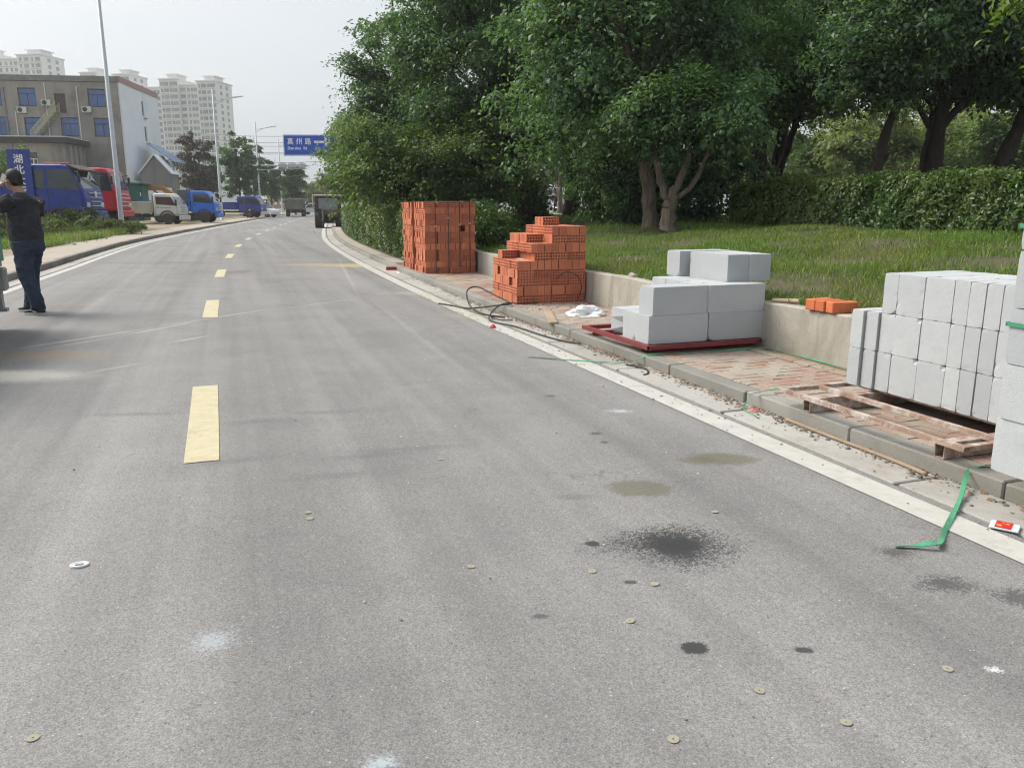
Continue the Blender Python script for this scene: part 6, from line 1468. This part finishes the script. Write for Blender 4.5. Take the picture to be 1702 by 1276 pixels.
R_sh, R_el, R_wr = Vector((.0, -.2, 1.42)), Vector((.05, -.27, 1.15)), Vector((.24, -.16, 1.02))
for a_, e_, w_ in ((L_sh, L_el, L_wr), (R_sh, R_el, R_wr)):
    limb(b, [a_, a_.lerp(e_, .5), e_], [.062, .055, .045]); limb(b, [e_, e_.lerp(w_, .35), w_], [.046, .046, .031])
def hand(m, w_, d_, up, spread, curl):
    """palm and five bent fingers; d_ = direction of the hand, up = back of hand, spread = towards the thumb"""
    d_, up, spread = d_.normalized(), up.normalized(), spread.normalized()
    m.loft([[tuple(w_+d_*t+spread*i*wd+up*j*.012) for i, j in ((-1, -1), (1, -1), (1, 1), (-1, 1))] for t, wd in ((-.01, .024), (.03, .036), (.085, .04))])
    for k, ln in enumerate((.068, .078, .074, .058)):
        p = w_+d_*.082+spread*(.03-.02*k); q = p+d_*ln*.45-up*curl*.3*ln; r_ = q+d_*ln*.3-up*curl*.6*ln; s_ = r_+d_*ln*.1-up*curl*.6*ln
        m.tube([p, q, r_, s_], [.0095, .009, .0085, .007], 7)
    p = w_+d_*.025+spread*.03; m.tube([p, p+spread*.025+d_*.025, p+spread*.028+d_*.055-up*.012], [.012, .0105, .008], 7)
hand(b, L_wr, (hc+Vector((.03, .085, .02)))-L_wr, Vector((.3, 1, .2)), Vector((1, -.2, .3)), .5)
hand(b, R_wr, Vector((.8, .1, -.4)), Vector((0, -1, .3)), Vector((.3, 0, 1)), .6)
LF, RF = (-.16, .12), (.17, -.1)
hips = {1: Vector((-.02, .1, .93)), -1: Vector((.0, -.1, .93))}; knees = {1: Vector((-.04, .12, .5)), -1: Vector((.12, -.11, .5))}; ank = {1: Vector((LF[0], LF[1], .09)), -1: Vector((RF[0], RF[1], .09))}
for sd in (1, -1): limb(b, [hips[sd], hips[sd].lerp(knees[sd], .5), knees[sd]], [.085, .075, .058]); limb(b, [knees[sd], knees[sd].lerp(ank[sd], .35), ank[sd]], [.056, .056, .038])
remesh(b.build('body', M['skin'], man), .011, 2)
# shirt
s = MB()
s.loft([ell((.0, 0, .86), .165, .2), ell((.0, 0, .93), .178, .205), ell((.01, 0, 1.05), .19, .208), ell((.01, 0, 1.2), .172, .205), ell((.0, 0, 1.33), .15, .21), ell((-.01, 0, 1.43), .115, .2), ell((.0, 0, 1.49), .075, .11), ell((.01, 0, 1.51), .066, .072)])
for a_, e_ in ((L_sh, L_el), (R_sh, R_el)): limb(s, [a_+Vector((-.03, 0, .0)), a_.lerp(e_, .35), a_.lerp(e_, .72)], [.085, .085, .078])
so_ = remesh(s.build('shirt', M['tee'], man), .013, 3)
MB().box((.1, .335, 1.38), (.075, .006, .012), Tm(0, 0, 0)).build('sleeve_mark', M['signwhite'], man)
# jeans
j = MB()
j.loft([ell((-.01, 0, .97), .165, .19), ell((-.01, 0, .88), .172, .198), ell((-.01, 0, .8), .165, .195), ell((0, 0, .74), .1, .15)])
for sd in (1, -1):
    h_, k_, a_ = hips[sd], knees[sd], ank[sd]
    limb(j, [h_+Vector((0, sd*.005, -.02)), h_.lerp(k_, .4), k_, k_.lerp(a_, .5)+Vector((-.015, 0, 0)), a_+Vector((-.005, 0, .05)), a_+Vector((0, 0, -.02))], [.125, .115, .095, .088, .084, .088], 16)
jo = remesh(j.build('jeans', M['denim'], man), .013, 3)
tx_ = bpy.data.textures.new('folds', 'CLOUDS'); tx_.noise_scale = .09
for o_, st_ in ((jo, .035), (so_, .03)):
    dm = o_.modifiers.new('folds', 'DISPLACE'); dm.texture = tx_; dm.strength = st_; dm.mid_level = .5
# hair: a cap over the skull, shorter at the sides
hm = MB(); hm.ball(hc+Vector((-.018, 0, .03)), (.103, .088, .108), 18, 14); hm.ball(hc+Vector((-.055, 0, -.02)), (.068, .08, .085), 14, 10)
remesh(hm.build('hair', M['hair'], man), .011, 2)
# shoes
for sd, (fx, fy) in ((1, LF), (-1, RF)):
    sh_ = MB(); rings = []
    for t, wd, ht in ((-.09, .03, .075), (-.06, .04, .1), (0, .043, .105), (.07, .046, .085), (.14, .05, .062), (.19, .042, .05), (.215, .02, .035)):
        rings.append([(fx+t, fy+wd*math.cos(a), .028+max(0, ht-.028)*(.5+.5*math.sin(a))) for a in [2*PI*k/12 for k in range(12)]])
    sh_.loft(rings); so = sh_.build('shoe', M['shoe'], man, smooth=True)
    sl_m = MB(); n_ = 20; top_ = []
    for k in range(n_):
        a = 2*PI*k/n_; top_.append((fx+.062+.158*math.cos(a), fy+(.05 if math.cos(a) > 0 else .043)*math.sin(a)))
    sl_m.prism(top_, .002, .03, None, 0, 'z'); sl_m.build('sole', M['sole'], so)
    MB().prism([(fx-.03, .045), (fx+.01, .04), (fx+.075, .07), (fx+.01, .053)], fy+sd*.046, fy+sd*.052).build('side_mark', M['signwhite'], so)
# phone in the left hand
ph = thing('phone', 'pale smartphone held to the ear', 'phone', (0, 0, 0))
hw_ = Matrix.Translation((-6.12, 10.25, 0)) @ Matrix.Rotation(R(164), 4, 'Z')
ph.location = hw_ @ (hc+Vector((.045, .105, -.005))); ph.rotation_euler = (0, R(-32), R(164))
MB().box((0, 0, 0), (.072, .009, .148), None, .004).build('case', pm('pale phone case', (.6, .55, .48), rough=.4), ph)
MB().box((0, -.0052, 0), (.066, .0012, .14)).build('screen', M['carglass'], ph)

# ------------------------------------------------------------------ far people and odds and ends beyond the tractor
def far_person(label, x, y, rz, top, legs, z=0.0, h=1.68, seat=False):
    T = thing('person', label, 'person', (x, y, z), rz, 'people far off'); m = MB(); k = h/1.75
    m.ball((0, 0, 1.63*k), (.09, .08, .115), 10, 8); limb(m, [(0, 0, 1.42*k), (0, 0, 1.55*k)], [.06, .055], 8)
    for sd in (1, -1): limb(m, [(0, sd*.2, 1.4*k), (.08, sd*.26, 1.15*k), (.22, sd*.2, 1.0*k)], [.05, .042, .035], 8); m.ball((.25, sd*.19, .98*k), (.04, .03, .04), 6, 5)
    m.loft([ell((0, 0, .8*k), .1, .14, None, 10), ell((0, 0, 1.1*k), .12, .16, None, 10), ell((0, 0, 1.42*k), .09, .16, None, 10)])
    for sd in (1, -1): limb(m, [(0, sd*.09, .9*k), (.03+.06*sd, sd*.1, .48*k), (.06*sd, sd*.1, .04)], [.08, .06, .04], 8)
    remesh(m.build('body', M['skin'], T), .03, 1)
    c = MB(); c.loft([ell((0, 0, .86*k), .15, .19, None, 10), ell((0, 0, 1.1*k), .15, .19, None, 10), ell((0, 0, 1.38*k), .12, .2, None, 10), ell((0, 0, 1.47*k), .07, .09, None, 10)])
    for sd in (1, -1): limb(c, [(0, sd*.18, 1.4*k), (.06, sd*.25, 1.2*k)], [.07, .065], 8)
    c.build('shirt', top, T, smooth=True)
    t_ = MB()
    for sd in (1, -1): limb(t_, [(0, sd*.08, .95*k), (.03+.06*sd, sd*.1, .48*k), (.06*sd, sd*.1, .06)], [.11, .085, .07], 8)
    t_.build('trousers', legs, T, smooth=True); MB().ball((-.015, 0, 1.67*k), (.098, .088, .11), 10, 8).build('hair', M['hair'], T, smooth=True)
far_person('person in a blue jacket standing beyond the tractor', -10.9, 57.5, R(60), M['bright_blue'], M['denim'])
far_person('person in dark clothes among the scooters past the tractor', -12.2, 64, R(200), M['tee'], M['denim'])
far_person('person astride the white scooter behind the trees', D(926, 350, 45)[0], 45.1, R(-75), M['render_grey'], M['tee'], .99, 1.6)
# stones and litter on the left verge
M['stone'] = pm('pale rubble', (.45, .42, .37), (.33, .3, .26), 6, .95)
scatter('rubble', 90, lambda rr: (rr.uniform(23, 36), -LW(30)-1.5-2.5*rr.random(), .12), M['stone'], .03, .12, 'pale rubble and litter on the left verge', 'rubble', .6)
for k, (s, off) in enumerate(((-.9, 10.15), (-1.9, 10.2))):
    x, y = CL(s, off); crumple('stone', (x, y, float(bank_z(s, off))-.02), (.16, .12, .12), M['stone'], 'rough stone at the foot of the long hedge, %s one' % ('farther', 'nearer')[k], 'stone', 30+k, 2)
tag(MB().tube(cpath([(1.55, 4.86, .515), (1.45, 4.9, .52), (1.3, 4.95, .53)]), [.02]*17, 7).build('wood_stick', M['plank']), 'short pale log lying on the wall behind the block pile', 'log')
crumple('stone', CL(4.35, 4.92, .5), (.07, .05, .05), M['stone'], 'tan lump of rubble on the wall behind the block pile', 'stone', 35, 2)

# ------------------------------------------------------------------ thin summer haze
hz = MB().box((-60, 330, 54), (1360, 880, 112)).build('haze', None if False else M['black'])
hm_ = bpy.data.materials.new('haze'); hm_.use_nodes = True; nt = hm_.node_tree; nt.nodes.clear()
ho = nt.nodes.new('ShaderNodeOutputMaterial'); pv = nt.nodes.new('ShaderNodeVolumePrincipled')
pv.inputs['Color'].default_value = (.93, .95, .97, 1); pv.inputs['Density'].default_value = .0006; pv.inputs['Anisotropy'].default_value = .3
nt.links.new(pv.outputs[0], ho.inputs['Volume']); hz.data.materials.clear(); hz.data.materials.append(hm_)
tag(hz, 'thin pale haze filling the air', 'haze', kind='stuff')
